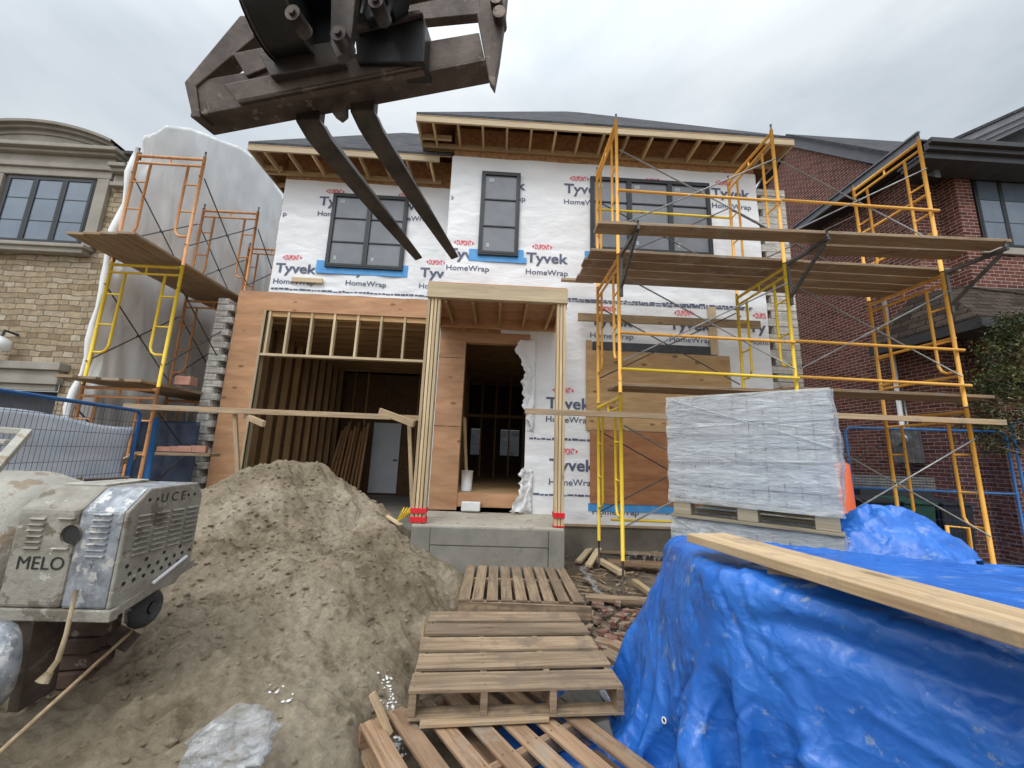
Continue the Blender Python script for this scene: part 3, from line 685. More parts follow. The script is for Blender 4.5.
# arched pediment
def arch(cx, hw, rise, z0, th, y0, y1):
    R_ = (hw*hw+rise*rise)/(2*rise); a0 = math.asin(hw/R_); out = []
    P = []
    for k in range(25):
        a = -a0+2*a0*k/24; P.append((cx+R_*math.sin(a), z0+rise-R_+R_*math.cos(a)))
    Q = [(x, z+th*(1)) for x, z in P]
    return P, Q
b = MB(); P, Q = arch(-8.25, 1.42, .30, 6.50, .0, 0, 0)
b.prism([(x, YS-.12, z) for x, z in P], (0, .3, 0))
for th0, th1, d in ((0, .08, .14), (.08, .14, .20), (.14, .19, .26)):
    for k in range(24):
        (xa, za), (xb, zb) = P[k], P[k+1]
        b.add([(xa, YS-d, za+th0), (xb, YS-d, zb+th0), (xb, YS-d, zb+th1), (xa, YS-d, za+th1), (xa, YS+.2, za+th0), (xb, YS+.2, zb+th0), (xb, YS+.2, zb+th1), (xa, YS+.2, za+th1)], [(0, 1, 2, 3), (3, 2, 6, 7), (4, 5, 1, 0)], 0)
b.build('arched_pediment', LIMED, SH)
b = MB(); A = [V((-16, YS-.1, 6.55)), V((-6.6, YS-.1, 6.55)), V((-8.4, 9.2, 8.8)), V((-16, 9.2, 8.8))]; b.prism(A, (0, 0, .06)); A = [V((-6.6, YS-.1, 6.55)), V((-6.6, 12.5, 6.55)), V((-8.4, 9.2, 8.8))]; b.prism(A, (0, 0, .06))
b.build('roof', SHING, SH)
lp = aY(4, 342, YS-.15)
b = MB(); b.tube([(lp.x, YS, lp.z+.16), (lp.x, YS-.18, lp.z+.18), (lp.x, YS-.2, lp.z+.06)], .018); l = b.build('wall_lantern', BLACKM, SH)
b = MB(); b.tube([(lp.x, YS-.2, lp.z+.08), (lp.x, YS-.2, lp.z+.02), (lp.x, YS-.2, lp.z-.13), (lp.x, YS-.2, lp.z-.17)], [.03, .12, .14, .05], 12); b.build('shade', WHITEP, l)
settle(SH)
# white plastic sheet hung over that house's side wall
b = MB()
XS = -6.46
px_top = [(124, 178), (130, 160), (143, 138), (163, 125), (188, 128), (212, 137), (238, 146), (256, 158), (268, 172), (276, 190)]
top = [aX(*q, XS-.05) for q in px_top]
ty = [p.y for p in top]; tz = [p.z for p in top]
def sheetf(u, v):
    y = 6.22 + (11.6-6.22)*u**1.1
    zt = float(np.interp(y, ty, tz)); z = -.1 + (zt+.1)*v
    n1_ = .05*fbm(np.array([y]), np.array([z]), .8, 3, 3)[0] + .10*abs(fbm(np.array([y*1.7+z*.25]), np.array([z*.22]), 1.6, 4, 5)[0])
    x = XS + n1_ - .02*(1-v)
    if z > 6.9: x -= (z-6.9)*.03
    if u < .03: y += .03*math.sin(z*7); x -= .10*(1-u/.03)*.5
    return (x, y + (.05*math.sin(z*3.1) if u < .02 else 0) - .04*(u < .01), z)
b.grid(sheetf, 110, 110)
b.build('plastic_sheet', SHEET, None, solid=.004, label='huge white plastic sheet draped down the side of the stone house behind the scaffold', cat='plastic sheet')
# front hem of the sheet: rolled vertical edge
b = MB(); pts = []
for k in range(26):
    z = -.1 + 6.75*k/25; pts.append((XS-.05+.03*math.sin(z*2.3), 6.15+.03*math.sin(z*4.7+1), z))
rr = [.045+.02*math.sin(k*1.7) for k in range(26)]
b.tube(pts, rr, 9); b.build('rolled_sheet_edge', SHEET, None, label='rolled front hem of the white sheet running down the stone corner', cat='plastic sheet')

# ------------------------------------------------------------------ red brick house on the right
RH = thing('brick_house', 'dark red brick house with black eaves and a black framed window, right of the site', 'house')
YF, YB, XB, XC = 7.0, 7.35, 9.0, 9.62
b = MB()
b.pbox(XC, 10.0, YF, YF+.3, -.2, 8.1); b.pbox(10.0, 12.2, YF, YF+.3, -.2, 6.15); b.pbox(10.0, 12.2, YF, YF+.3, 7.86, 8.1); b.pbox(12.2, 16, YF, YF+.3, -.2, 8.1)
b.pbox(XC, XC+.2, YF+.3, YB+.3, -.2, 8.1)
b.pbox(XB, XC, YB, YB+.3, -.2, 8.4)
p0, p1 = aX(885, 160, XB), aX(793, 142, XB)
poly = [(XB, YB+.3, -.2), (XB, 15, -.2), (XB, 15, 9.3), (XB, p1.y, p1.z), (XB, YB+.3, p0.z-.35)]
b.prism(poly, (.3, 0, 0)); b.build('wall', BRICK, RH)
sl = (p1.z-p0.z)/(p1.y-p0.y)
def rk(y): return p0.z + sl*(y-p0.y)
ya, yb2 = YB-.6, p1.y
b = MB(); b.prism([(XB-.1, ya, rk(ya)-.16), (XB-.1, yb2, rk(yb2)-.16), (XB-.1, yb2, rk(yb2)+.18), (XB-.1, ya, rk(ya)+.18)], (.12, 0, 0)); b.build('rake_board', GREYT, RH)
b = MB(); b.prism([(XB-.2, ya, rk(ya)+.182), (XB-.2, yb2, rk(yb2)+.182), (16, yb2, rk(yb2)+.182), (16, ya, rk(ya)+.182)], (0, 0, .10)); b.prism([(XB-.2, yb2, rk(yb2)+.182), (XB-.2, 15.4, 9.2), (16, 15.4, 9.2), (16, yb2, rk(yb2)+.182)], (0, 0, .10)); b.build('roof', SHING, RH)
# side eave (gutter and soffit) of the front part
ze = 8.34; yfar = aX(793, 230, 8.4).y
b = MB(); b.pbox(8.4, 8.46, 6.55, yfar, ze-.12, ze+.06); b.pbox(8.36, 8.42, 6.50, yfar, ze+.04, ze+.08); b.build('gutter', GREYT, RH)
b = MB(); b.pbox(8.46, XB, 6.55, yfar, ze-.10, ze-.06); b.build('soffit', DARKT, RH)
# front eave
g0 = aY(952, 144, 6.4)
b = MB(); zf = g0.z
b.pbox(8.38, 16, 6.38, 6.46, zf-.16, zf); b.pbox(8.38, 16, 6.30, 6.38, zf-.06, zf+.04); b.pbox(8.38, 16, 6.46, YF, zf-.20, zf-.15); b.pbox(8.40, 16, 6.46, 6.95, zf-.3, zf-.2); b.pbox(8.9, XC+.1, 6.95, YB, 7.9, zf-.15)
b.pbox(9.5, 16, YF-.12, YF-.02, 8.0, zf-.2); b.build('front_eave', DARKT, RH, bevel=.008)
# front gable with dark rake
ga, gb = aY(955, 142, 6.5), aY(1024, 111, 6.5)
s2 = (gb.z-ga.z)/(gb.x-ga.x); xa, xb_ = ga.x-.2, ga.x+4.2
b = MB()
for d0, d1, off in ((0., -.14, 0), (-.14, -.26, .05), (-.26, -.36, .10)):
    b.prism([(xa, 6.42+off, ga.z-.2*s2+d1), (xb_, 6.42+off, ga.z+4.2*s2+d1), (xb_, 6.42+off, ga.z+4.2*s2+d0), (xa, 6.42+off, ga.z-.2*s2+d0)], (0, .5, 0))
b.build('gable_rake', GREYT, RH)
b = MB(); b.prism([(xa+.5, 6.95, zf-.1), (xb_+3, 6.95, zf-.1), (xb_, 6.95, ga.z+4.1*s2-.2)], (0, .1, 0)); b.build('gable_wall', DARKT, RH)
b = MB(); b.prism([(xa, 6.38, ga.z-.2*s2+.01), (xb_, 6.38, ga.z+4.2*s2+.01), (xb_, 9, ga.z+4.2*s2+.01), (xa, 9, ga.z-.2*s2+.01)], (0, 0, .06)); b.build('roof', SHING, RH)
window((10.04, 12.16, 6.22, 7.84), YF+.02, [.28, .66, 1], [.36, .68], film=GLASS, parent=RH, stickers=False, fw=.07, d=.03)
b = MB(); b.pbox(9.92, 12.3, YF-.06, YF-.002, 6.05, 6.20); b.build('window_sill', LIME, RH, bevel=.008)
b = MB(); b.pbox(9.88, 12.3, YF-.05, YF-.002, 7.88, 8.08); b.build('window_lintel', LIME, RH, bevel=.008)
# skirt roof over the ground floor
zc = aY(953, 314, 6.25).z; cx, cy = 8.6, 6.25; zt = aY(985, 285, 6.9).z
yb_ = 8.05
b = MB()
b.prism([(cx, cy, zc), (16, cy, zc), (16, YF-.01, zt), (XC-.3, YF-.01, zt), (cx+.42, YF+.1, zt-.05)], (0, 0, -.05), 0)
b.prism([(cx, yb_+.3, zc), (cx, cy, zc), (cx+.42, YF+.1, zt-.05), (XB-.01, YB+.2, zt), (XB-.01, yb_-.4, zt)], (0, 0, -.05), 0)
b.build('skirt_roof', SHINGB, RH)
b = MB(); b.pbox(cx-.02, 16, cy-.03, cy+.05, zc-.22, zc-.04); b.pbox(cx-.02, cx+.05, cy+.05, yb_+.3, zc-.22, zc-.04); b.pbox(cx+.05, 16, cy+.05, YF-.01, zc-.20, zc-.16); b.pbox(cx+.05, XB-.01, YF, yb_+.3, zc-.20, zc-.16)
b.build('skirt_eave', DARKT, RH)
dp = aX(884, 300, XB-.06)
b = MB(); b.tube([(XB-.06, dp.y, dp.z+.2), (XB-.06, dp.y, 1.6)], .05, 10); b.build('downspout', WHITEP, RH)
mp_ = aX(907, 442, XB-.05)
b = MB(); b.pbox(XB-.14, XB-.01, mp_.y-.28, mp_.y+.25, mp_.z-.45, mp_.z+.3); mb_ = b.build('meter_box', GALV, RH, bevel=.01)
b = MB(); b.tube([(XB-.14, mp_.y+.02, mp_.z+.05), (XB-.28, mp_.y+.02, mp_.z+.05)], .13, 16); b.build('meter_dial', GALV, mb_)
b = MB(); b.tube([(XB-.08, mp_.y, mp_.z-.45), (XB-.08, mp_.y, mp_.z-.7), (XB-.08, mp_.y+.1, mp_.z-.85), (XB-.08, mp_.y+2.4, mp_.z-.9)], .03, 8); b.tube([(XB-.08, mp_.y-.1, mp_.z+.3), (XB-.08, mp_.y-.1, 3.5)], .02, 8); b.build('conduit', GALV, RH)
cp = aX(797, 362, XB-.1); b = MB(); b.pbox(XB-.22, XB-.01, cp.y-.08, cp.y+.08, cp.z-.08, cp.z+.08); b.tube([(XB-.2, cp.y, cp.z), (XB-.36, cp.y-.12, cp.z-.02)], .07, 10); b.build('security_lamp', WHITEP, RH, bevel=.01)
settle(RH)

# ------------------------------------------------------------------ scaffolding
RT_ = .0245
def frame(P0, dv, w_, h, mt, label, group, inner=.24, loops=True, legext=0., name='scaffold_section'):
    """welded masonry frame: two legs, double header with strut, a ladder loop beside each leg"""
    P0, d, u = V(P0), V(dv).normalized(), V((0, 0, 1))
    t = thing(name, label, 'scaffold frame', group)
    for s in (0, w_):
        a = P0+d*s; MB().tube([a-u*legext, a+u*h], RT_, 9).build('leg', mt, t)
        MB().tube([a+u*h, a+u*(h+.10)], .014, 7).build('coupling_pin', GALVD, t)
    top = P0+u*(h-.05)
    MB().tube([top, top+d*w_], RT_, 9).tube([top+d*.02-u*.13, top+d*(w_-.02)-u*.13], RT_*.8, 8).tube([top+d*w_*.5, top+d*w_*.5-u*.13], .014, 6).build('header', mt, t)
    if loops:
        for s, sg in ((0, 1), (w_, -1)):
            a = P0+d*(s+sg*inner); e = P0+d*s
            zb = .50
            pts = [a+u*(h-.18), a+u*(zb+.12), a+u*(zb+.04)-d*sg*.03, a+u*zb-d*sg*.09, e+u*(zb)+d*sg*.02]
            mb = MB().tube(pts, RT_*.78, 8)
            for zz in (.95, 1.45): mb.tube([e+u*zz, a+u*zz], .014, 7)
            mb.build('ladder', mt, t)
    for s in (0, w_):
        e = P0+d*s; o_ = d.cross(u)*.03
        mb = MB()
        for zz in (.35, 1.6): mb.tube([e+u*zz, e+u*zz+o_*1.6], .009, 6)
        mb.build('brace_stud', GALVD, t)
    return settle(t)
def brace(a0, a1, b0, b1, label, mt=GALV, group='diagonal cross braces'):
    t = thing('cross_brace', label, 'cross brace', group)
    MB().tube([a0, a1], .0105, 7).build('diagonal', mt, t); MB().tube([V(b0)-V((0, .022, 0)), V(b1)-V((0, .022, 0))], .0105, 7).build('diagonal', mt, t)
    m = (V(a0)+V(a1))/2; MB().tube([m-V((0, .04, 0)), m+V((0, .02, 0))], .018, 8).build('pivot_bolt', mt, t)
    return settle(t)
X3 = [1.62, 4.05, 6.42]; YA, YR = 5.0, 6.12
Z3 = [.36, 2.46, 4.46]; HH = [2.08, 1.98, 2.22]
mats3 = [[YELLOW, YELLOW, ORANGE], [ORANGE, YELLOW, ORANGE], [ORANGE, ORANGE, ORANGE]]
lev = ['ground level', 'middle level', 'top level']; colm = ['left end', 'middle upright line', 'right end']
cn = {id(YELLOW): 'yellow', id(ORANGE): 'orange'}
fgrp = 'scaffold frames in front of the wrapped facade'
for L in range(3):
    for C in range(3):
        mt = mats3[L][C]
        frame((X3[C], YA, Z3[L]), (0, 1, 0), YR-YA, HH[L], mt, '%s scaffold frame at the %s of the right-hand scaffold, %s' % (cn[id(mt)], colm[C], lev[L]), fgrp)
# screw jacks
for C in range(3):
    for k, y in enumerate((YA, YR)):
        t = thing('screw_jack', 'rusty screw jack under the %s %s leg of the right-hand scaffold' % (('front', 'rear')[k], ('left', 'middle', 'right')[C]), 'screw jack', 'screw jacks under the right-hand scaffold')
        z = gnd_at(X3[C], y)
        MB().tube([(X3[C], y, z+.01), (X3[C], y, .5)], .014, 8).build('threaded_rod', RUST, t)
        MB().box(X3[C]-.07, X3[C]+.07, y-.07, y+.07, z-.01, z+.012).build('base_plate', RUST, t); settle(t)
bn = ['left bay', 'right bay']
for L in range(3):
    for C in range(2):
        for y, fr in ((YA-.04, 'front'), (YR+.04, 'rear')):
            if L == 1 and fr == 'rear' and C == 1: continue
            x0, x1 = X3[C]+.03, X3[C+1]-.03; za, zb = Z3[L]+.42, Z3[L]+1.66
            brace((x0, y, zb), (x1, y, za), (x0, y, za), (x1, y, zb), 'crossed grey braces, %s side of the %s, %s, before the wrapped wall' % (fr, bn[C], lev[L]), GALV if fr == 'front' else GALVD)
# horizontal guard tubes
def rail(a, b_, mt, label, r=.021, grp='horizontal guard rails of the scaffold'):
    o = MB().tube([a, b_], r, 9).build('guard_rail', mt, None, label=label, cat='guard rail', group=grp); return o
rz = {}
r1 = aY(625, 193, YA).z; r2 = aY(625, 334, YA).z; r3 = aY(625, 370, YA).z
for C in range(2):
    x0, x1 = X3[C]+.0, X3[C+1]+(.06 if C else 0)
    rail((x0, YA-.05, r1+.0), (x1, YA-.05, r1-.02), ORANGE, 'orange guard rail across the %s above the upper planks' % bn[C])
    rail((x0, YA-.05, r2+.0), (x1, YA-.05, r2-.02), ORANGE, 'upper of two yellow-orange rails across the %s below the wide planks' % bn[C])
    rail((x0, YA-.055, r3+.0), (x1, YA-.055, r3-.02), YELLOW if C == 0 else ORANGE, 'lower of two yellow-orange rails across the %s below the wide planks' % bn[C])
p = aY(640, 210, YR); rail((X3[0], YR+.05, p.z), (X3[1], YR+.05, p.z-.02), YELLOW, 'yellow rear rail in front of the triple window')
p = aY(640, 521, YR); rail((X3[0]+.2, YR+.05, p.z), (X3[1], YR+.05, p.z-.01), YELLOW, 'yellow bottom rail just above the foundation of the wrapped house')
rail((X3[1], YA-.05, .38), (X3[2]+.1, YA-.05, .34), ORANGE, 'orange bottom rail between the middle and right legs near the blue tarp')
for z, nm in ((5.1, 'upper'), (5.75, 'topmost')): rail((X3[2]+.03, YA, z), (X3[2]+.03, YR, z), ORANGE, '%s orange end rail closing the right end of the scaffold' % nm)
for z, nm in ((2.9, 'lower'), (3.45, 'higher')): rail((X3[2]+.03, YA, z), (X3[2]+.03, YR, z), ORANGE, '%s orange end rail at the middle level of the right end' % nm)
# platform of planks on the middle frames
def plank(x0, x1, y, z, w_=.235, t=.042, name='scaffold_plank', mt=PLANK, label='', group=None, tilt=0., cat='plank', skew=0.):
    b = MB(); b.beam((x0, y, z+t/2), (x1, y+skew, z+t/2+tilt), w_, t)
    return b.build(name, mt, None, bevel=.005, label=label, cat=cat, group=group)
zp = Z3[2]+.03
ords = ['front', 'second', 'third', 'rear']
for k in range(4):
    plank(1.22+random.uniform(-.04, .04), 4.35, 5.12+k*.262, zp+.03*0, label='%s plank of the wide upper platform, left bay' % ords[k], group='planks of the wide scaffold platform')
    plank(4.36, 6.72+random.uniform(-.05, .08), 5.12+k*.262+.01, zp+.0, label='%s plank of the wide upper platform, right bay' % ords[k], group='planks of the wide scaffold platform')
# side brackets and the two outer planks
zo = 4.46
for C in range(3):
    t = thing('outrigger_bracket', 'grey side bracket carrying the outer planks on the %s front leg' % ('left', 'middle', 'right')[C], 'bracket', 'side brackets on the front legs')
    x = X3[C]+.03; top_ = zo-.03
    MB().beam((x, YA, top_), (x, 4.28, top_), .035, .05).build('arm', GALVD, t)
    MB().beam((x, YA-.02, top_-.5), (x, 4.34, top_-.04), .03, .04).build('strut', GALVD, t)
    MB().beam((x, YA-.02, top_+.05), (x, YA-.02, top_-.62), .04, .04).build('hook_plate', GALVD, t)
    MB().tube([(x, 4.30, top_), (x, 4.30, top_+.10)], .014).build('stop_pin', GALVD, t); settle(t)
plank(1.15, 6.56, 4.42, zo, tilt=.07, label='longest and foremost scaffold plank lying across all three side brackets', group='outer planks on the side brackets')
plank(4.2, 6.30, 4.69, zo+.03, tilt=.04, label='shorter outer plank behind the foremost one in the right bay', group='outer planks on the side brackets')
p = aY(555, 278, 6.2); q = aY(590, 278, 6.2); plank(1.02, 1.6, 6.3, p.z, .09, .045, label='short plank end sticking out left from under the wide platform', mt=SCRAPW)
# loose board at mid height behind the frames (nailed across the wrap)
p, q = aY(578, 317, 6.3), aY(760, 325, 6.3)
MB().beam((p.x, 6.3, p.z), (q.x, 6.3, q.z), .045, .14).build('ledger_board', BOARDW, None, bevel=.004, label='weathered board hung level across the wrap above the plywood cover', cat='board')
# lower walkway
zl = 2.56
for k, (x0, x1) in enumerate(((1.60, 4.5), (3.9, 6.95))):
    for j in range(2): plank(x0, x1, 5.15+j*.26+k*.02, zl+k*.05, label='%s plank of the lower walkway, %s bay, behind the wrapped paver stack' % (('front', 'rear')[j], ('left', 'right')[k]), group='planks of the lower scaffold walkway')
for k, (x0, x1) in enumerate(((1.5, 4.4), (4.1, 6.7))): pass
p, q = aY(525, 411, 4.86), aY(990, 416, 4.86)
MB().beam((p.x, 4.86, p.z), (3.2, 4.86, p.z), .045, .07).build('rail_board', SCRAPW, None, bevel=.003, label='long thin board crossing the right porch post at mid height', cat='board')
MB().beam((3.4, 4.86, p.z+.10), (6.75, 4.86, p.z+.10), .045, .07).build('rail_board', SCRAPW, None, bevel=.003, label='long thin board tied to the middle and right front legs above the paver stack', cat='board')
# ladder-like steel truss lying behind the planks of the triple window
# boards across the garage
p, q = aY(146, 407, 5.6), aY(424, 420, 5.6)
MB().beam((p.x-.3, 5.6, p.z), (q.x, 5.6, p.z-.01), .04, .075).build('rail_board', SCRAPW, None, bevel=.003, label='long brown board running level across the open garage', cat='board')
for a, b2, nm, lab in ((aY(235, 414, 5.66), aY(246, 476, 5.66), 'wood_stake', 'wooden stake propping the left part of the board across the garage'), (aY(409, 418, 5.58), aY(416, 492, 5.58), 'wood_stake', 'wooden stake propping the right end of the board across the garage')):
    MB().beam(a, b2-V((0, 0, .5)), .05, .04, (0, 1, 0)).build(nm, SCRAPW, None, bevel=.003, label=lab, cat='stake')
p, q = aY(380, 411, 5.75), aY(414, 424, 5.3)
MB().beam(p, q, .04, .09).build('board_offcut', BOARDW, None, bevel=.003, label='short pale board end resting on the board right of the garage opening', cat='board')
p, q = aY(245, 416, 5.7), aY(264, 424, 5.3)
MB().beam(p, q, .04, .08).build('board_offcut', SCRAPW, None, bevel=.003, label='short brown block on the board in front of the left garage jamb', cat='board')

# left scaffold: frames stand parallel to the facade
lg_ = 'scaffold frames in front of the white sheet'
YY = [6.0, 7.5, 9.0]; XL_, WL_ = -6.28, 1.10
dep = ['front', 'second', 'rear']
for i, y in enumerate(YY):
    for L in range(3):
        if i == 2 and L == 0: continue
        mt = [[OLDORG, YELLOW, OLDORG], [OLDORG, OLDORG, OLDORG], [OLDORG, OLDORG, OLDORG]][i][L]
        frame((XL_, y, [.45, 2.42, 4.42][L]), (1, 0, 0), WL_, [1.97, 2.0, 1.99][L], mt, '%s scaffold frame in the %s row before the white sheet, %s' % ('yellow' if mt is YELLOW else 'worn orange', dep[i], lev[L]), lg_)
for i in range(2):
    for L in range(3):
        for x, sd_ in ((XL_-.04, 'outer'), (XL_+WL_+.04, 'inner')):
            z = [.45, 2.42, 4.42][L]
            t0, t1 = YY[i]+.02, YY[i+1]-.02
            brace((x, t0, z+1.6), (x, t1, z+.35), (x, t0, z+.35), (x, t1, z+1.6), 'crossed dark braces, %s side, between %s and %s rows by the white sheet, %s' % (sd_, dep[i], dep[i+1], lev[L]), GALVD)
gp = 'planks of the left scaffold'
for j in range(4):
    MB().beam((-6.16+j*.262, 5.30-.03*j, 4.50), (-6.16+j*.262, 9.2, 4.50), .25, .042).build('scaffold_plank', PLANK, None, bevel=.005, label='%s plank of the upper platform beside the stone house' % ['leftmost', 'second from left', 'third from left', 'rightmost'][j], cat='plank', group=gp)
for j in range(4):
    MB().beam((-6.16+j*.262, 5.6+.06*j, 2.47), (-6.16+j*.262, 9.2, 2.47), .25, .042).build('scaffold_plank', PLANK, None, bevel=.005, label='%s plank of the middle platform of the left scaffold' % ['leftmost', 'second from left', 'third from left', 'rightmost'][j], cat='plank', group=gp)
p, q = aY(137, 453, 6.2), aY(215, 455, 6.2)
MB().beam(p, q, .24, .045).build('scaffold_plank', PLANK, None, bevel=.005, label='lowest plank of the left scaffold carrying a few pink bricks', cat='plank', group=gp)
BRK = plain('pink_brick', (.36, .17, .12), (.45, .24, .18), 8, .9, .3, 40)
for k, (px, l) in enumerate(((166, 'leftmost'), (177, 'second'), (187, 'third'), (198, 'rightmost'))):
    c_ = aY(px, 449, 6.2); MB().beam((c_.x-.1, 6.2, c_.z+.0), (c_.x+.1, 6.2+.05*(k % 2), c_.z+.0), .1, .07+.01*k).build('brick', BRK, None, bevel=.004, label='%s pink brick on the lowest plank of the left scaffold' % l, cat='brick', group='bricks on the left scaffold')
p = aY(188, 377, 6.3); MB().box(p.x-.12, p.x+.12, 6.2, 6.35, 2.5, 2.64).build('brick', BRK, None, bevel=.004, label='pink brick block on the middle platform of the left scaffold', cat='brick')
# diagonal prop in front of the blue sheet
p, q = aY(76, 482, 4.5), aY(135, 456, 6.0)
MB().beam(p, q, .04, .09).build('diagonal_prop', BOARDW, None, bevel=.003, label='pale board leaning diagonally behind the cement mixer against the left scaffold', cat='board')
# ------------------------------------------------------------------ pallets on the ground
def pallet(c, ang, w_, d_, n, bw, zt, label, mt=PALW, ns=3, h=.12, skip=(), group='wooden pallets laid as a walkway'):
    """boards along local x; stringers across; zt = height of the deck's top"""
    t = thing('wooden_pallet', label, 'pallet', group)
    R_ = Matrix.Rotation(ang, 4, 'Z'); R_.translation = V((c[0], c[1], 0))
    def P(x, y, z): return R_ @ V((x, y, z))
    up_ = (0, 0, 1)
    for k in range(n):
        if k in skip: continue
        y = -d_/2 + bw/2 + (d_-bw)*k/(n-1); j = random.uniform(-.006, .006); e = random.uniform(-.012, .012)
        _m = MB().beam(P(-w_/2+e, y+j, zt-.009+random.uniform(-.002, .002)), P(w_/2+e, y-j, zt-.009+random.uniform(-.003, .003)), bw, .018, up_), 0
        nb_ = _m[0]
        for q_ in range(ns):
            for s_ in (-.28, .28):
                c_ = P(-w_/2+.022+(w_-.044)*q_/(ns-1)+random.uniform(-.006, .006), y+bw*s_+random.uniform(-.006, .006), zt+.0022); nb_.add([c_+V((.0045*math.cos(a_*1.047), .0045*math.sin(a_*1.047), 0)) for a_ in range(6)], [tuple(range(6))], 1)
        nb_.build('deck_board', [mt, RUST], t, bevel=.003)
    for k in range(ns):
        x = -w_/2+.022 + (w_-.044)*k/(ns-1)
        MB().beam(P(x, -d_/2, zt-.018-(h-.036)/2), P(x, d_/2, zt-.018-(h-.036)/2), .04, h-.036, up_).build('stringer', mt, t, bevel=.003)
    for y in (-d_/2+.05, 0, d_/2-.05):
        MB().beam(P(-w_/2, y, zt-h+.009), P(w_/2, y, zt-h+.009), .1, .016, up_).build('bottom_board', mt, t, bevel=.002)
    return settle(t)
def quadfit(bl, br, tl, tr, z):
    bl, br, tl, tr = [aZ(*q, z) for q in (bl, br, tl, tr)]
    c = (bl+br+tl+tr)/4; e = (br-bl)+(tr-tl); a = math.atan2(e.y, e.x)
    return c, a, ((br-bl).length+(tr-tl).length)/2, ((tl-bl).length+(tr-br).length)/2
c, a, w_, d_ = quadfit((414, 690), (620, 686), (426, 612), (578, 611), .32)
pallet(c, a, w_, d_, 5, .175, .32, 'pallet with five wide weathered boards splashed with white plaster in the middle of the walkway', PALW2, ns=4, h=.15)
c, a, w_, d_ = quadfit((459, 597), (591, 603), (468, 560), (556, 561), .19)
pallet(c, a+math.pi/2, d_, w_, 9, .112, .19, 'pallet with nine narrow boards lying directly before the concrete porch step', PALW2, ns=3, h=.13)
MB().beam(aZ(459, 599.5, .17)-V((0, .012, .065)), aZ(591, 605.5, .17)-V((0, .012, .065)), .03, .12).build('edge_board', PALW2, None, label='dark board standing on edge against the near side of the pallet by the porch', cat='board', bevel=.003)
dB = V((.577, -.817, 0)); pB = V((.817, .577, 0))
c = dB*(-1.72) + pB*1.36
pallet(c, math.atan2(dB.y, dB.x), 1.26, 1.06, 7, .098, .15, 'nearest pallet with wide gaps, turned askew at the bottom of the picture', PALW, ns=3, h=.13)
p, q = aZ(420, 722, .17), aZ(548, 716, .17); MB().beam(p, q, .075, .02).build('loose_slat', SCRAPW, None, bevel=.003, label='loose pale slat lying across the nearest pallet under the middle one', cat='board')
p, q = aZ(392, 690, .28), aZ(412, 640, .22); MB().beam(aZ(416, 700, .16), aZ(424, 622, .20), .02, .09).build('loose_slat', SCRAPW, None, bevel=.003, label='reddish slat leaning on the left side of the middle pallet', cat='board')
p, q = aZ(390, 735, .12), aZ(372, 693, .30); MB().beam(p, q, .03, .03).build('wood_stake', SCRAPW, None, bevel=.003, label='thin broken stake stuck in the sand beside the nearest pallet', cat='stake')
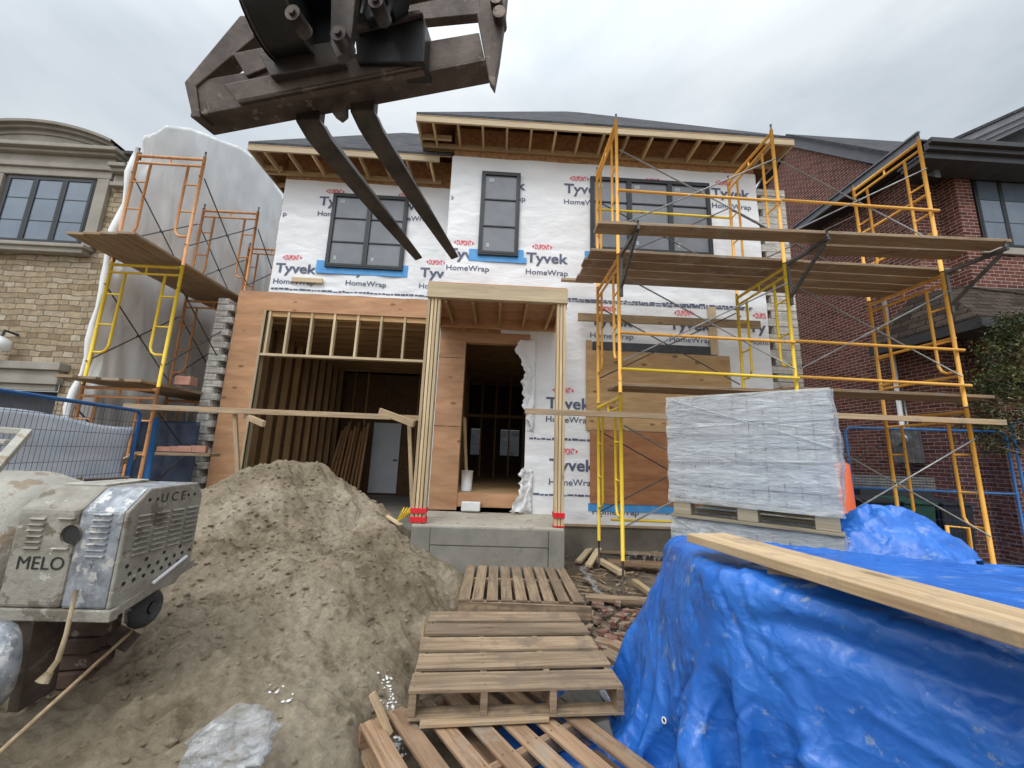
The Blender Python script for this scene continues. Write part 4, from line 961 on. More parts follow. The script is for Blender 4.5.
# ------------------------------------------------------------------ wrapped stack of pavers
aD, nD = V((.745, -.667, 0)), V((.667, .745, 0))
PAV = plain('grey_paver', (.20, .20, .20), (.40, .395, .38), 1.7, .9, .4, 40)
PAVW = wood('pallet_softwood', (.42, .36, .25), (.28, .22, .14), .3)
def stack(o, z0, W_, D_, courses, label, plabel, film=True, ch=.1):
    t = thing('paver_stack', label, 'paver stack', 'wrapped paver stacks')
    b = MB(); r = random.Random(4)
    for k in range(courses):
        z = z0 + .005 + k*ch
        nW, nD_ = 11, 5
        for i in range(nW):
            for j in range(nD_):
                if 0 < i < nW-1 and 0 < j < nD_-1: continue
                jx = r.uniform(-.004, .004)
                a = o + aD*(W_*(i+.5)/nW) + nD*(D_*j/nD_+.004-r.uniform(0, .006)*(j == 0)); e = o + aD*(W_*(i+.5)/nW) + nD*(D_*(j+1)/nD_-.004)
                b.beam(a+V((0, 0, z+ch/2)), e+V((0, 0, z+ch/2)), W_/nW-.006, ch-.008)
    b.build('pavers', PAV, t)
    if film:
        b = MB(); Ht = courses*ch+.01
        def ring(u, v):
            s = u*4; k = int(min(s, 3.999)); f = s-k; W2, D2 = W_+.03, D_+.03; base = o - aD*.015 - nD*.015
            cs = [base, base+aD*W2, base+aD*W2+nD*D2, base+nD*D2, base]
            p = cs[k].lerp(cs[k+1], f); z = z0 - .03 + (Ht+.045)*min(v/.8, 1)
            if v > .8: cc = base+aD*W2/2+nD*D2/2; p = p.lerp(cc, (v-.8)/.2*.98)
            x_ = np.array([u*14.]); y_ = np.array([v*6.])
            nn = .010*fbm(x_, y_, .9, 4, 90)[0] + .006*math.sin(v*38+u*9)*(v < .8)
            c0 = base+aD*W2/2+nD*D2/2; out = (p-V((c0.x, c0.y, 0))); out.z = 0
            if out.length > .01 and v <= .8:
                bul = .035*math.sin(math.pi*f)**.5*math.sin(math.pi*v/.8)**2 * (1 if k == 1 else .15)
                p = p + out.normalized()*(nn+bul)
            return (p.x, p.y, z+(nn*.5 if v > .8 else 0))
        b.grid(ring, 160, 50); b.build('stretch_film', STRETCH, t)
        b = MB()
        for (u0, v0, u1, v1, rr) in ((.01, .78, .245, .42, .006), (.02, .70, .24, .52, .004), (.255, .78, .30, .02, .010), (.262, .79, .36, .1, .008), (.0, .3, .25, .33, .004), (.0, .55, .25, .60, .004)):
            pts = [V(ring(u0+(u1-u0)*k/20, v0+(v1-v0)*k/20)) - nD*.004*(u0 < .25) + aD*.006*(u0 > .25) for k in range(21)]; b.tube(pts, rr, 6)
        b.build('film_fold', BAGM, t)
    # pallet: blocks and boards
    zt = z0
    for k in range(3):
        for j in range(2):
            c_ = o + aD*(W_*(.07+.43*k)) + nD*(.0 if j == 0 else D_-.12)
            MB().beam(c_+V((0, 0, zt-.075)), c_+nD*.12+V((0, 0, zt-.075)), .13, .095).build('block', PAVW, t, bevel=.004)
    for zz in (zt-.013, zt-.135):
        for j in range(3): MB().beam(o-aD*.01+nD*(.05+(D_-.1)*j/2)+V((0, 0, zz)), o+aD*(W_+.01)+nD*(.05+(D_-.1)*j/2)+V((0, 0, zz)), .12, .022).build('pallet_board', PAVW, t, bevel=.003)
    return settle(t)
oS = V((1.46, 3.22, 0))
stack(oS, 1.30, 1.06, 1.0, 8, 'tall block of grey pavers in clear film standing on top of another wrapped stack', '')
stack(oS+nD*.02-aD*.0, .16, 1.06, 1.0, 9, 'lower wrapped paver stack mostly hidden behind the blue tarp', '', ch=.108)
# ------------------------------------------------------------------ blue tarp: a small cloth drape over the stacks
def drape(c0, ax, ay, W_, D_, sp, z0, polys, steps=190, its=10, seed=1):
    nx, ny = int(W_/sp)+1, int(D_/sp)+1
    I, J = np.meshgrid(np.arange(nx), np.arange(ny), indexing='ij')
    ax, ay = np.array(ax[:2]), np.array(ay[:2])
    Pp = np.zeros((nx, ny, 3)); Pp[..., :2] = np.array(c0[:2]) + I[..., None]*sp*.955*ax + J[..., None]*sp*.965*ay
    Pp[..., 2] = z0 + .03*fbm(Pp[..., 0], Pp[..., 1], 2.2, 3, seed)
    Q = Pp.copy(); L = {1: sp, 2: sp*math.sqrt(2), 3: 2*sp}
    sets = []
    for o_ in (0, 1):
        sets.append((np.s_[o_:nx-1:2, :], np.s_[o_+1:nx:2, :], sp, 1.)); sets.append((np.s_[:, o_:ny-1:2], np.s_[:, o_+1:ny:2], sp, 1.))
        sets.append((np.s_[o_:nx-1:2, :ny-1], np.s_[o_+1:nx:2, 1:], sp*2**.5, .35)); sets.append((np.s_[o_:nx-1:2, 1:], np.s_[o_+1:nx:2, :ny-1], sp*2**.5, .35))
    for g in range(4):
        n_ = len(range(g, nx-2, 4)); sets.append((np.s_[g:nx-2:4, :], np.s_[g+2:nx:4, :], 2*sp, .09)) if n_ == len(range(g+2, nx, 4)) else None
        n_ = len(range(g, ny-2, 4)); sets.append((np.s_[:, g:ny-2:4], np.s_[:, g+2:ny:4], 2*sp, .09)) if n_ == len(range(g+2, ny, 4)) else None
    E = []
    for poly, top in polys:
        pts = [np.array(p) for p in poly]; ed = []
        cen = sum(pts)/len(pts)
        for k in range(len(pts)):
            a, b_ = pts[k], pts[(k+1) % len(pts)]; n = np.array([b_[1]-a[1], a[0]-b_[0]]); n = n/np.linalg.norm(n)
            if n @ (cen-a) > 0: n = -n
            ed.append((n, n @ a))
        E.append((ed, top))
    for s in range(steps):
        v = (Pp-Q)*.965; Q = Pp.copy(); Pp = Pp + v; Pp[..., 2] -= .0021
        for it in range(its):
            for A, B_, l, k in sets:
                a, b_ = Pp[A], Pp[B_]; 
                if a.shape != b_.shape: m_ = min(a.shape[0], b_.shape[0]); m2 = min(a.shape[1], b_.shape[1]); continue
                d = b_-a; n = np.sqrt((d*d).sum(-1, keepdims=True))+1e-9; f = (n-l)/n
                if l > sp*1.2 and k < .1: f = np.minimum(f, 0)     # bending only pushes apart
                c_ = d*(f*.5*k); Pp[A] += c_; Pp[B_] -= c_
            if it % 3 == 2 or it == its-1:
                for ed, top in E:
                    S_ = np.stack([Pp[..., 0]*n[0]+Pp[..., 1]*n[1]-o_ for n, o_ in ed], 0); km = S_.argmax(0); sd_ = S_.max(0)
                    ins = (sd_ < 0) & (Pp[..., 2] < top); dz = top-Pp[..., 2]; vert = ins & (dz < -sd_*1.0); hor = ins & ~vert
                    Pp[..., 2] = np.where(vert, top, Pp[..., 2])
                    nn = np.array([n for n, _ in ed])[km]; Pp[..., :2] -= np.where(hor[..., None], nn*sd_[..., None]*1.0, 0)
                    Q[..., :2] = np.where(vert[..., None], Pp[..., :2]*.7+Q[..., :2]*.3, Q[..., :2]); 
                lowm = Pp[..., 2] < .02; Pp[..., 2] = np.maximum(Pp[..., 2], .02); Q[..., :2] = np.where(lowm[..., None], Pp[..., :2], Q[..., :2])
    return Pp
topP = [(1.20, 2.92), (1.0, 1.86), (1.75, .85), (3.3, .75), (3.3, 1.9), (2.16, 2.42)]
lowP = [(.95, 2.92), (.92, 2.4), (.98, 1.9), (1.6, .8), (2.2, 1.2), (1.6, 2.5)]
midP = [(1.05, 2.75), (.97, 2.05), (1.25, 1.75), (1.6, 2.3)]
ca, cn_ = V((.62, -.785, 0)), V((.785, .62, 0))
org = V((1.15, 2.9, 0)) - ca*.60 - cn_*1.34
cl = drape(org, ca, cn_, 4.2, 1.34+1.12, .034, 1.17, [(topP, 1.10), (lowP, .48), (midP, .8)])
# the drape is refined and creased: straight sharp crinkles and a few long folds running down from the crest
def refine(A, k):
    n0, n1 = A.shape[:2]; u = np.linspace(0, n0-1, (n0-1)*k+1); i0 = np.minimum(u.astype(int), n0-2); f = (u-i0)[:, None, None]; A = A[i0]*(1-f)+A[i0+1]*f
    u = np.linspace(0, n1-1, (n1-1)*k+1); i0 = np.minimum(u.astype(int), n1-2); f = (u-i0)[None, :, None]; return A[:, i0]*(1-f)+A[:, i0+1]*f
def smooth_(A, n):
    for _ in range(n):
        m_ = A.copy(); m_[1:-1, 1:-1] = A[1:-1, 1:-1]*.5 + (A[:-2, 1:-1]+A[2:, 1:-1]+A[1:-1, :-2]+A[1:-1, 2:])*.125; A = m_
    return A
cl = smooth_(refine(smooth_(cl, 1), 3), 3); nx, ny = cl.shape[:2]; sp3 = .034/3
gu, gv = np.meshgrid(np.arange(nx)*sp3, np.arange(ny)*sp3, indexing='ij')
rc = np.random.RandomState(5); hgt = np.zeros((nx, ny))
def crease(cu, cv, an, L_, w_, amp, open_=0.):
    du, dv = gu-cu, gv-cv; s_ = du*math.cos(an)+dv*math.sin(an); t_ = -du*math.sin(an)+dv*math.cos(an)
    t_ = t_ + .02*np.sin(s_*7+cu*9); ww = w_*(1+open_*np.clip(s_/L_+.5, 0, 1)); win = np.clip(1-np.abs(s_/(L_/2))**3, 0, 1)
    return amp*np.clip(1-np.abs(t_)/ww, 0, 1)*win
for k in range(520):
    L_ = rc.uniform(.07, .5); an = rc.choice([rc.uniform(0, math.pi), math.pi/2+rc.normal(0, .35), .9+rc.normal(0, .3)])
    hgt += crease(rc.uniform(0, 4.3), rc.uniform(0, 2.6), an, L_, rc.uniform(.010, .035), rc.choice([-1, 1])*rc.uniform(.005, .015)*(.5+L_))
def uv_of(x, y): d = V((x, y, 0))-org; return d.dot(ca)/.955, d.dot(cn_)/.965
uA, vA = uv_of(1.0, 1.86); uB, vB = uv_of(1.2, 2.92); uE, vE = uv_of(1.75, .85)
for (tu, tv), an, L_, w_, amp in (((uA, vA), -2.2, 1.1, .05, .07), ((uA, vA), -1.75, 1.2, .06, .06), ((uA, vA), -2.7, 1.1, .05, -.06), ((uA+.12, vA), -1.5, 1.1, .07, -.05), ((uB, vB), -2.75, 1.0, .06, .06), ((uB, vB), math.pi+.1, .9, .05, -.05), ((uB+.1, vB-.3), -2.6, 1.0, .05, .06), ((uA+.5, vA+.0), -1.45, .9, .05, .03), ((uA+.25, vA+.25), .35, 1.1, .05, .035), ((uA+.35, vA+.1), .15, 1.0, .035, -.03), ((uE, vE), -1.9, .9, .07, .04)):
    hgt += crease(tu+math.cos(an)*L_/2, tv+math.sin(an)*L_/2, an, L_, w_*1.2, amp*1.5, 1.2)
du_ = np.gradient(cl, axis=0); dv_ = np.gradient(cl, axis=1); nrm_ = np.cross(du_, dv_); nrm_ /= np.linalg.norm(nrm_, axis=-1, keepdims=True)+1e-9
cl = cl + nrm_*hgt[..., None]; cl[..., 2] = np.maximum(cl[..., 2], .012)
b = MB(); b.v = [tuple(p) for p in cl.reshape(-1, 3).tolist()]; idx = np.arange(nx*ny).reshape(nx, ny)
b.f = np.stack([idx[:-1, :-1], idx[1:, :-1], idx[1:, 1:], idx[:-1, 1:]], -1).reshape(-1, 4).tolist(); n_ = len(b.f); b.m = [0]*n_; b.sm = [True]*n_
b.uv = [[(0, 0)]*4]*n_
PX = None
tp = b.build('blue_tarp', TARP, None, label='large crumpled blue tarp thrown over a pile in the right foreground, a plank on top', cat='tarp')
R3 = np.array([RT[:], UP[:], FW[:]]); dcl = (cl.reshape(-1, 3)-np.array(CAMP[:])) @ R3.T
def grommet(px, py):
    with np.errstate(all='ignore'): qx = 512+F*dcl[:, 0]/dcl[:, 2]; qy = 384-F*dcl[:, 1]/dcl[:, 2]
    near = np.where((np.hypot(qx-px, qy-py) < 4) & (dcl[:, 2] > .3))[0]
    if len(near) == 0: return
    k = near[dcl[near, 2].argmin()]; p = V(cl.reshape(-1, 3)[k]); n = V(nrm_.reshape(-1, 3)[k]); n = n if n.dot(CAMP-p) > 0 else -n
    _, s_, u_ = basis(n); g = MB(); ring = [p+n*.004+(s_*math.cos(a)+u_*math.sin(a))*.012 for a in np.linspace(0, 2*math.pi, 17)]
    g.tube(ring, .004, 6, cap=False); g.build('grommet', WHITEP, tp)
    g = MB(); g.add([p+n*.005+(s_*math.cos(a)+u_*math.sin(a))*.010 for a in np.linspace(0, 2*math.pi, 13)[:-1]], [tuple(range(12))]); g.build('grommet_hole', BLACKP, tp)
grommet(662, 718)
# crumpled end of a second tarp
def heap(c, rx, ry, h, name, label, ang=0):
    X, Y = np.meshgrid(np.linspace(-1, 1, 70), np.linspace(-1, 1, 60)); r = np.sqrt(X**2+Y**2)
    Z = h*np.clip(1-r**1.7, -.25, 1) + .34*h*np.abs(fbm(X, Y, 1.6, 4, 8))*2 - .2*h*np.abs(fbm(X, Y, 3.7, 3, 18)) + .05*h
    ca_, sa_ = math.cos(ang), math.sin(ang)
    x = c[0]+X*rx*ca_-Y*ry*sa_; y = c[1]+X*rx*sa_+Y*ry*ca_
    b = MB(); b.v = np.stack([x.ravel(), y.ravel(), (c[2]+Z).ravel()], 1).tolist(); idx = np.arange(70*60).reshape(60, 70)
    q = np.stack([idx[:-1, :-1], idx[:-1, 1:], idx[1:, 1:], idx[1:, :-1]], -1).reshape(-1, 4); rc = ((r[:-1, :-1]+r[1:, 1:])/2).ravel(); q = q[rc < 1.08]
    b.f = q.tolist(); n_ = len(b.f); b.m = [0]*n_; b.sm = [True]*n_; b.uv = [[(0, 0)]*4]*n_
    return b.build(name, TARP, None, label=label, cat='tarp', solid=.003)
hc = aY(882, 560, 2.62)
heap((hc.x+.02, 2.62, 1.02), .42, .30, .25, 'crumpled_tarp', 'bunched heap of blue tarp beside the foot of the wrapped paver stack', -.5)
# plank and block on the tarp
p, q = aZ(706, 537, 1.185), aZ(1024, 628, 1.185)
dd = (q-p).normalized()
MB().beam(p+V((0, 0, .0)), q+dd*1.3+V((0, 0, .0)), .26, .042).build('plank', BOARDW, None, bevel=.004, label='long pale plank lying across the top of the blue tarp', cat='plank')
p = aZ(768, 566, 1.15); MB().beam(p, p+V((.17, -.15, 0)), .09, .06).build('wood_block', SCRAPW, None, bevel=.004, label='short wood block wedged under the plank on the blue tarp', cat='wood block')
# ------------------------------------------------------------------ cement mixer
CEM = plain('cement_crust', (.225, .205, .165), (.345, .32, .27), 6, .95, .9, 22, spots=[((.165, .14, .105), .54, 5), ((.44, .42, .37), .64, 17)], bd=.014)
CEMT = plain('cement_crust_top', (.34, .315, .265), (.46, .435, .385), 6, .95, .9, 22, spots=[((.30, .235, .17), .56, 6), ((.2, .18, .15), .66, 11)], bd=.014)
SCR = plain('scraped_steel', (.17, .18, .20), (.38, .40, .42), 13, .5, .5, 40, .4, spots=[((.52, .50, .47), .56, 16), ((.10, .11, .13), .66, 28)])
mx = thing('cement_mixer', 'cement crusted towable mixer with louvred engine hood and drum, marked MELO, on the sand', 'cement mixer')
xr, yf, xl, yb = -1.90, 2.16, -2.37, 2.66
def ymap(p): return p
# hood: front face towards the camera, perforated end face towards +x
zb_, zc_, zt_ = .77, 1.235, 1.345
prof = [(yf, zb_), (yf, zc_), (yf+.11, zt_), (yb-.05, zt_+.01), (yb, zt_-.07), (yb, zb_+.10), (yb-.1, zb_+.0)]
b = MB(); b.prism([(xl-.06, y, z) for y, z in prof], (-1.90-.222-.004-(xl-.06), 0, 0)); hood = b.build('hood', CEM, mx, bevel=.018)
b = MB(); b.prism([(xr-.222, y, z) for y, z in prof], (.215, 0, 0)); pan = b.build('scraped_panel', SCR, mx, bevel=.014)
b = MB(); b.prism([(xr-.004, y, z) for y, z in prof], (.02, 0, 0)); endp = b.build('end_panel', CEM, mx, bevel=.008)
b = MB(); b.prism([(xl, yf+.13, zt_), (xr-.25, yf+.13, zt_), (xr-.25, yb-.1, zt_+.012), (xl, yb-.1, zt_+.012)], (0, 0, .012)); b.build('top_crust', CEMT, mx, bevel=.004)
def louvre(b, c, ax, w_, nrm, h=.012):
    c, ax, nrm = V(c), V(ax), V(nrm); b.add([c-ax*w_/2-V((0, 0, h)), c+ax*w_/2-V((0, 0, h)), c+ax*w_/2+nrm*.014, c-ax*w_/2+nrm*.014, c-ax*w_/2+V((0, 0, h)), c+ax*w_/2+V((0, 0, h))], [(0, 1, 2, 3), (3, 2, 5, 4), (0, 3, 4), (1, 5, 2)])
b = MB()
for k in range(6): louvre(b, (xl+.05, yf-.001, 1.19-.028*k), (1, 0, 0), .075, (0, -1, 0), .008)
b.build('louvres', CEM, hood)
for z in (1.195, 1.05):
    b = MB(); louvre(b, (xl+.19, yf-.001, z), (1, 0, 0), .08, (0, -1, 0), .006); b.build('slot', CEM, hood)
b = MB()
for k in range(8): louvre(b, (xr-.105, yf-.001, 1.22-.029*k), (1, 0, 0), .09, (0, -1, 0), .008)
b.build('louvres', SCR, pan)
for j in range(4):
    b = MB()
    for k in range(8): louvre(b, (xr+.0175, yf+.10+.11*j, 1.205-.028*k), (0, 1, 0), .085, (1, 0, 0), .008)
    b.build('louvres', CEM, endp)
b = MB()
def disc(b, c, nrm, r):
    c, nrm = V(c), V(nrm); _, s, u = basis(nrm); n = len(b.v); b.add([c+s*r*math.cos(k*math.pi/6)+u*r*math.sin(k*math.pi/6) for k in range(12)], [tuple(range(12))])
for r_ in range(3):
    for k in range(8):
        if r_ == 0 and k % 2: continue
        disc(b, (xr+.0185, yf+.05+.056*k+(.024 if r_ == 1 else 0), .96-.042*r_+.004*k), (1, 0, 0), .0105)
for y in (yf+.11, yf+.16, yf+.38, yf+.43): disc(b, (xr+.0185, y, 1.285), (1, 0, 0), .009)
b.build('vent_holes', BLACKP, endp)
b = MB(); b.tube([(xl+.23, yf-.012, 1.12), (xl+.23, yf+.04, 1.12)], .048, 20, cap=False); b.build('exhaust_ring', CEM, hood)
b = MB(); disc(b, (xl+.23, yf-.004, 1.12), (0, -1, 0), .044); b.build('exhaust_hole', BLACKP, hood)
g, f = text_geo('MELO', width=.225, height=.062, bold=.0); b = MB(); b.add([(xl+.0+x, yf-.0035, .95+z) for x, z in g.tolist()], f); b.build('lettering', BLACKP, hood)
g, f = text_geo('U C E', width=.17, height=.05, bold=-.004); b = MB(); b.add([(xr+.0195, yf+.185+x, 1.262+z) for x, z in g.tolist()], f); b.build('lettering', BLACKP, endp)
b = MB(); b.beam((xl-.05, yf+.02, zb_-.03), (xr+.03, yf+.02, zb_-.03), .05, .055); b.beam((xr+.0, yf+.0, zb_-.03), (xr-.02, yb+.05, zb_+.08), .05, .05); b.beam((xl, yf+.3, zb_-.05), (xl-1.1, yf+.3, zb_-.05), .06, .06); b.build('frame_rail', CEM, mx, bevel=.006)
b = MB(); b.beam((xr+.028, yf+.22, zb_+.055), (xr+.028, yb-.06, zb_+.145), .014, .016); b.build('latch_handle', WHITEP, mx, bevel=.004)
b = MB(); b.beam((xl+.1, yf+.1, zb_-.06), (xl+.1, yf+.12, .3), .16, .05, (1, 0, 0)); b.beam((xl-.1, yf+.3, zb_-.08), (xr-.2, yf+.45, .42), .06, .08); b.build('axle', RUST, mx)
# drum, tilted, behind the hood
b = MB(); dc = V((-3.33, 2.72, .90)); da = V((1, .10, .0)).normalized()
pr = [(-.76, .02), (-.75, .30), (-.55, .42), (-.2, .48), (.30, .48), (.50, .42), (.57, .36), (.58, .02)]
pts = [dc+da*x for x, r in pr]
b.tube(pts, [r for x, r in pr], 40); b.build('drum', CEMT, mx)
b = MB(); b.box(-3.9, -2.80, 2.2, 2.28, .62, 1.02); b.build('drum_guard', CEM, mx, bevel=.02)
# tipping grate and handle seen at the left edge
b = MB()
A_, B_, C_ = aY(-30, 428, 2.6), aY(27, 432, 2.6), aY(-8, 472, 2.25)
b.beam(A_, B_, .04, .04); b.beam(B_, C_, .045, .05); b.beam(aY(-30, 441, 2.6), aY(8, 442, 2.5), .03, .03); b.build('grate_arm', CEMT, mx, bevel=.006)
def wheel(c, ax, R_, w_, tyre, rim, parent, name='wheel'):
    c, ax = V(c), V(ax).normalized(); wt = bpy.data.objects.new(name, None); COL.objects.link(wt); wt.parent = parent
    _, s, u = basis(ax); b = MB(); n, m_ = 36, 12; vs = []; fs = []
    for i in range(n):
        a = 2*math.pi*i/n; rd = s*math.cos(a)+u*math.sin(a)
        for j in range(m_):
            q = 2*math.pi*j/m_; rr = R_-w_*.5+w_*.5*math.cos(q)*(1 if i % 2 else .985); vs.append(c+rd*rr+ax*w_*.55*math.sin(q))
    for i in range(n):
        for j in range(m_): fs.append((i*m_+j, ((i+1) % n)*m_+j, ((i+1) % n)*m_+(j+1) % m_, i*m_+(j+1) % m_))
    b.add(vs, fs, 0, None, True); b.build('tyre', tyre, wt)
    b = MB(); b.tube([c-ax*w_*.35, c-ax*w_*.1, c+ax*w_*.1, c+ax*w_*.35], [R_-w_*.8, R_-w_*1.1, R_-w_*1.1, R_-w_*.8], 24); b.tube([c-ax*w_*.5, c+ax*w_*.5], .03, 10); b.build('rim', rim, wt)
    return wt
TYRE = plain('tyre_rubber', (.03, .032, .035), (.07, .072, .075), 8, .8, .3, 40, spots=[((.3, .29, .27), .62, 9)])
wq = aY(158, 604, 2.6); wheel((wq.x-.09, 2.62, wq.z-.03), (1, .1, 0), .11, .09, TYRE, TYRE, mx)
wc = aY(-14, 668, 2.0)
wheel((wc.x, 2.0, wc.z), (.55, 1, 0), .19, .13, SCR, CEM, mx)
# short rope hanging from the hood
b = MB(); pts = [aY(76, 590, 2.13), aY(72, 608, 2.11), aY(66, 635, 2.10), aY(58, 660, 2.10), aY(47, 675, 2.10)]; b.tube(pts, [.009, .009, .009, .011, .013], 8)
b.tube([aY(50, 672, 2.095), aY(42, 682, 2.08)], [.016, .028], 8); b.build('rope', PINE2, mx)
b = MB(); p, q = aY(82, 490, 2.3), aY(128, 482, 2.5); b.tube([V((p.x, 2.3, zt_+.03)), V((q.x, 2.5, zt_+.035))], .008); b.build('rod', RUST, mx)
settle(mx)
# things lying round the mixer
for k, (dx, dy, dz, an) in enumerate(((0, 0, 0, .1), (.02, .02, .085, .2), (-.01, .0, .17, .05), (.03, .01, .255, .15))):
    c_ = V((-2.32+dx, 2.50+dy, .30+dz)); e = V((math.cos(an), math.sin(an), 0))
    MB().beam(c_-e*.13, c_+e*.13, .12, .075).build('brick', DKBRK, None, bevel=.005, label='dark brick propping the cement mixer, %s of its little stack' % ['lowest', 'second from the bottom', 'second from the top', 'topmost'][k], cat='brick', group='bricks propping the mixer')
def lay(p, q, zf, off=.012): return V((p[0], p[1], zf(p[0], p[1])+off)), V((q[0], q[1], zf(q[0], q[1])+off))
b = MB(); p, q = aZ(0, 752, .42), aZ(146, 618, .50)
pts = [p.lerp(q, k/8) for k in range(9)]; pts = [V((v.x, v.y, max(v.z, sand_at(v.x, v.y)+.01))) for v in pts]; d_ = (pts[0]-pts[1]); pts = [pts[0]+d_*1.5] + pts
b.tube(pts, .009, 7); b.build('thin_stick', BOARDW, None, label='long thin stick slanting up from the lower left corner to the mixer', cat='stick')
# clear plastic bag
b = MB(); bc = aY(224, 770, 1.95)
def bag(u, v):
    a = 2*math.pi*u; r_ = .17*math.sin(math.pi*min(v, .5))**.6 if v < .5 else .17*(1-((v-.5)/.5)**1.6)
    n_ = .86+.55*abs(fbm(np.array([math.cos(a)*1.3+2]), np.array([math.sin(a)*1.3+v*2.2]), 1.7, 5, 71)[0]) - .35*abs(fbm(np.array([math.cos(a)*2+7]), np.array([math.sin(a)*2+v*4]), 2.2, 4, 75)[0])
    return (bc.x+r_*n_*math.cos(a)*1.15, 1.98+r_*n_*math.sin(a), bc.z-.05+.24*v*(1+.2*math.sin(a*2)))
b.grid(bag, 64, 36); b.build('plastic_bag', BAGM, None, label='crumpled clear plastic bag on the sand at the bottom left', cat='plastic bag', sub=0)
# white scraps and plaster drips on the sand
def splat(name, pts, r_, label, cat, mt=PLASTER, n=40, zf=sand_at, seed=2):
    b = MB(); rr = random.Random(seed)
    for k in range(n):
        t_ = rr.random()*(len(pts)-1); i = int(t_); f_ = t_-i; x = pts[i][0]*(1-f_)+pts[i+1][0]*f_+rr.gauss(0, r_); y = pts[i][1]*(1-f_)+pts[i+1][1]*f_+rr.gauss(0, r_)
        s = rr.uniform(.003, .014); z = zf(x, y)+.006; m_ = 7
        b.add([(x+s*rr.uniform(.6, 1.2)*math.cos(6.283*i_/m_), y+s*rr.uniform(.6, 1.2)*math.sin(6.283*i_/m_), z) for i_ in range(m_)]+[(x, y, z+.007)], [(i_, (i_+1) % m_, m_) for i_ in range(m_)])
    return b.build(name, mt, None, label=label, cat=cat, kind='stuff')
def gz(px, py, z): q = aZ(px, py, z); return (q.x, q.y)
splat('plaster_splash', [gz(388, 650, .2), gz(396, 690, .15), gz(402, 735, .1)], .022, 'streak of splashed white plaster on the sand left of the pallets', 'plaster splash', n=110)
splat('paper_scraps', [gz(272, 655, .4), gz(296, 668, .4)], .012, 'torn white scraps on the sand slope below the heap', 'paper scraps', WHITEP, n=12)
splat('plaster_crumbs', [gz(600, 610, 0), gz(625, 618, 0), gz(612, 628, 0)], .05, 'white plaster crumbs among the broken bricks beside the pallets', 'plaster crumbs', zf=gnd_at, n=50)
# lumber scraps
def scrap(p, q, z0, z1, w_, t_, label, mt=SCRAPW, cat='wood scrap', group=None, name='wood_scrap'):
    a, e = aZ(*p, z0), aZ(*q, z1); return MB().beam(a, e, w_, t_).build(name, mt, None, bevel=.003, label=label, cat=cat, group=group)
GS = 'lumber scraps by the foundation'
scrap((578, 562), (596, 542), .04, .22, .09, .04, 'pale lumber offcut leaning on its twin against the foundation, left one', PINE2, group=GS)
scrap((588, 566), (604, 541), .04, .22, .09, .04, 'pale lumber offcut leaning against the foundation behind the left jack, right of its twin', PINE2, group=GS)
scrap((599, 560), (622, 573), .05, .05, .10, .06, 'clean pale block of lumber lying between the two left scaffold legs', PINE2, group=GS)
scrap((634, 581), (660, 600), .05, .05, .08, .05, 'pale lumber offcut lying right beside the front left screw jack', PINE, group=GS)
scrap((566, 556), (572, 536), .04, .25, .07, .03, 'reddish offcut leaning in the corner between porch wall and foundation', SCRAPW, group=GS)
scrap((574, 552), (582, 540), .03, .10, .06, .04, 'small brown offcut at the foot of the porch wall corner', SCRAPW, group=GS)
scrap((608, 562), (690, 566), .06, .06, .2, .05, 'dark old plank lying along the foundation behind the tarp', PALW, group=GS)
scrap((600, 551), (700, 556), .12, .12, .12, .04, 'greenish plank lying on rubble right at the foundation', BOARDW, group=GS)
scrap((585, 597), (680, 603), .04, .04, .13, .04, 'weathered grey plank lying across the dirt right of the first pallet', PALW2, group=GS)
scrap((583, 578), (612, 590), .05, .03, .05, .02, 'splintered grey lath right of the pallet before the porch', PALW2, group=GS)
GT = 'weathered boards beside the tarp'
scrap((604, 652), (650, 676), .12, .12, .14, .03, 'weathered board end poking out from under the tarp, upper one', PALW2, group=GT)
scrap((612, 643), (655, 662), .07, .07, .12, .03, 'weathered board end lying below the other one beside the tarp', PALW, group=GT)
scrap((627, 672), (631, 712), .14, .10, .06, .03, 'narrow board lying crosswise near the tarp edge', PALW2, group=GT)
scrap((634, 704), (645, 735), .10, .06, .05, .04, 'short stick end lying in the dirt before the tarp grommet', BOARDW, group=GT)
scrap((612, 712), (652, 700), .07, .09, .07, .03, 'small rough offcut lying slanted beside the near pallet', PALW, group=GT)
scrap((596, 640), (640, 652), .05, .05, .10, .03, 'dirty slat half buried right of the middle pallet', PALW, group=GT)
scrap((628, 716), (660, 722), .05, .05, .05, .05, 'dark bent strip of metal lying against the hem of the tarp', GALVD, group=GT, cat='metal strip', name='metal_strip')
# concrete chunks and broken bricks
def chunk(c, s, mt, label, cat, group, rnd, name):
    bm = bmesh.new(); bmesh.ops.create_cube(bm, size=1)
    bmesh.ops.subdivide_edges(bm, edges=bm.edges[:], cuts=2, use_grid_fill=True)
    a = rnd.uniform(0, 3.14); ti = rnd.uniform(-.3, .3); M_ = Matrix.Rotation(a, 3, 'Z') @ Matrix.Rotation(ti, 3, 'X')
    for v in bm.verts:
        p = V((v.co.x*s[0], v.co.y*s[1], v.co.z*s[2])) + V((rnd.uniform(-1, 1), rnd.uniform(-1, 1), rnd.uniform(-1, 1)))*min(s)*.10; v.co = M_ @ p + V(c)
    b = MB(); b.add([v.co.copy() for v in bm.verts], [tuple(v.index for v in f.verts) for f in bm.faces]); bm.free()
    return b.build(name, mt, None, bevel=.004, label=label, cat=cat, group=group)
rb = random.Random(12)
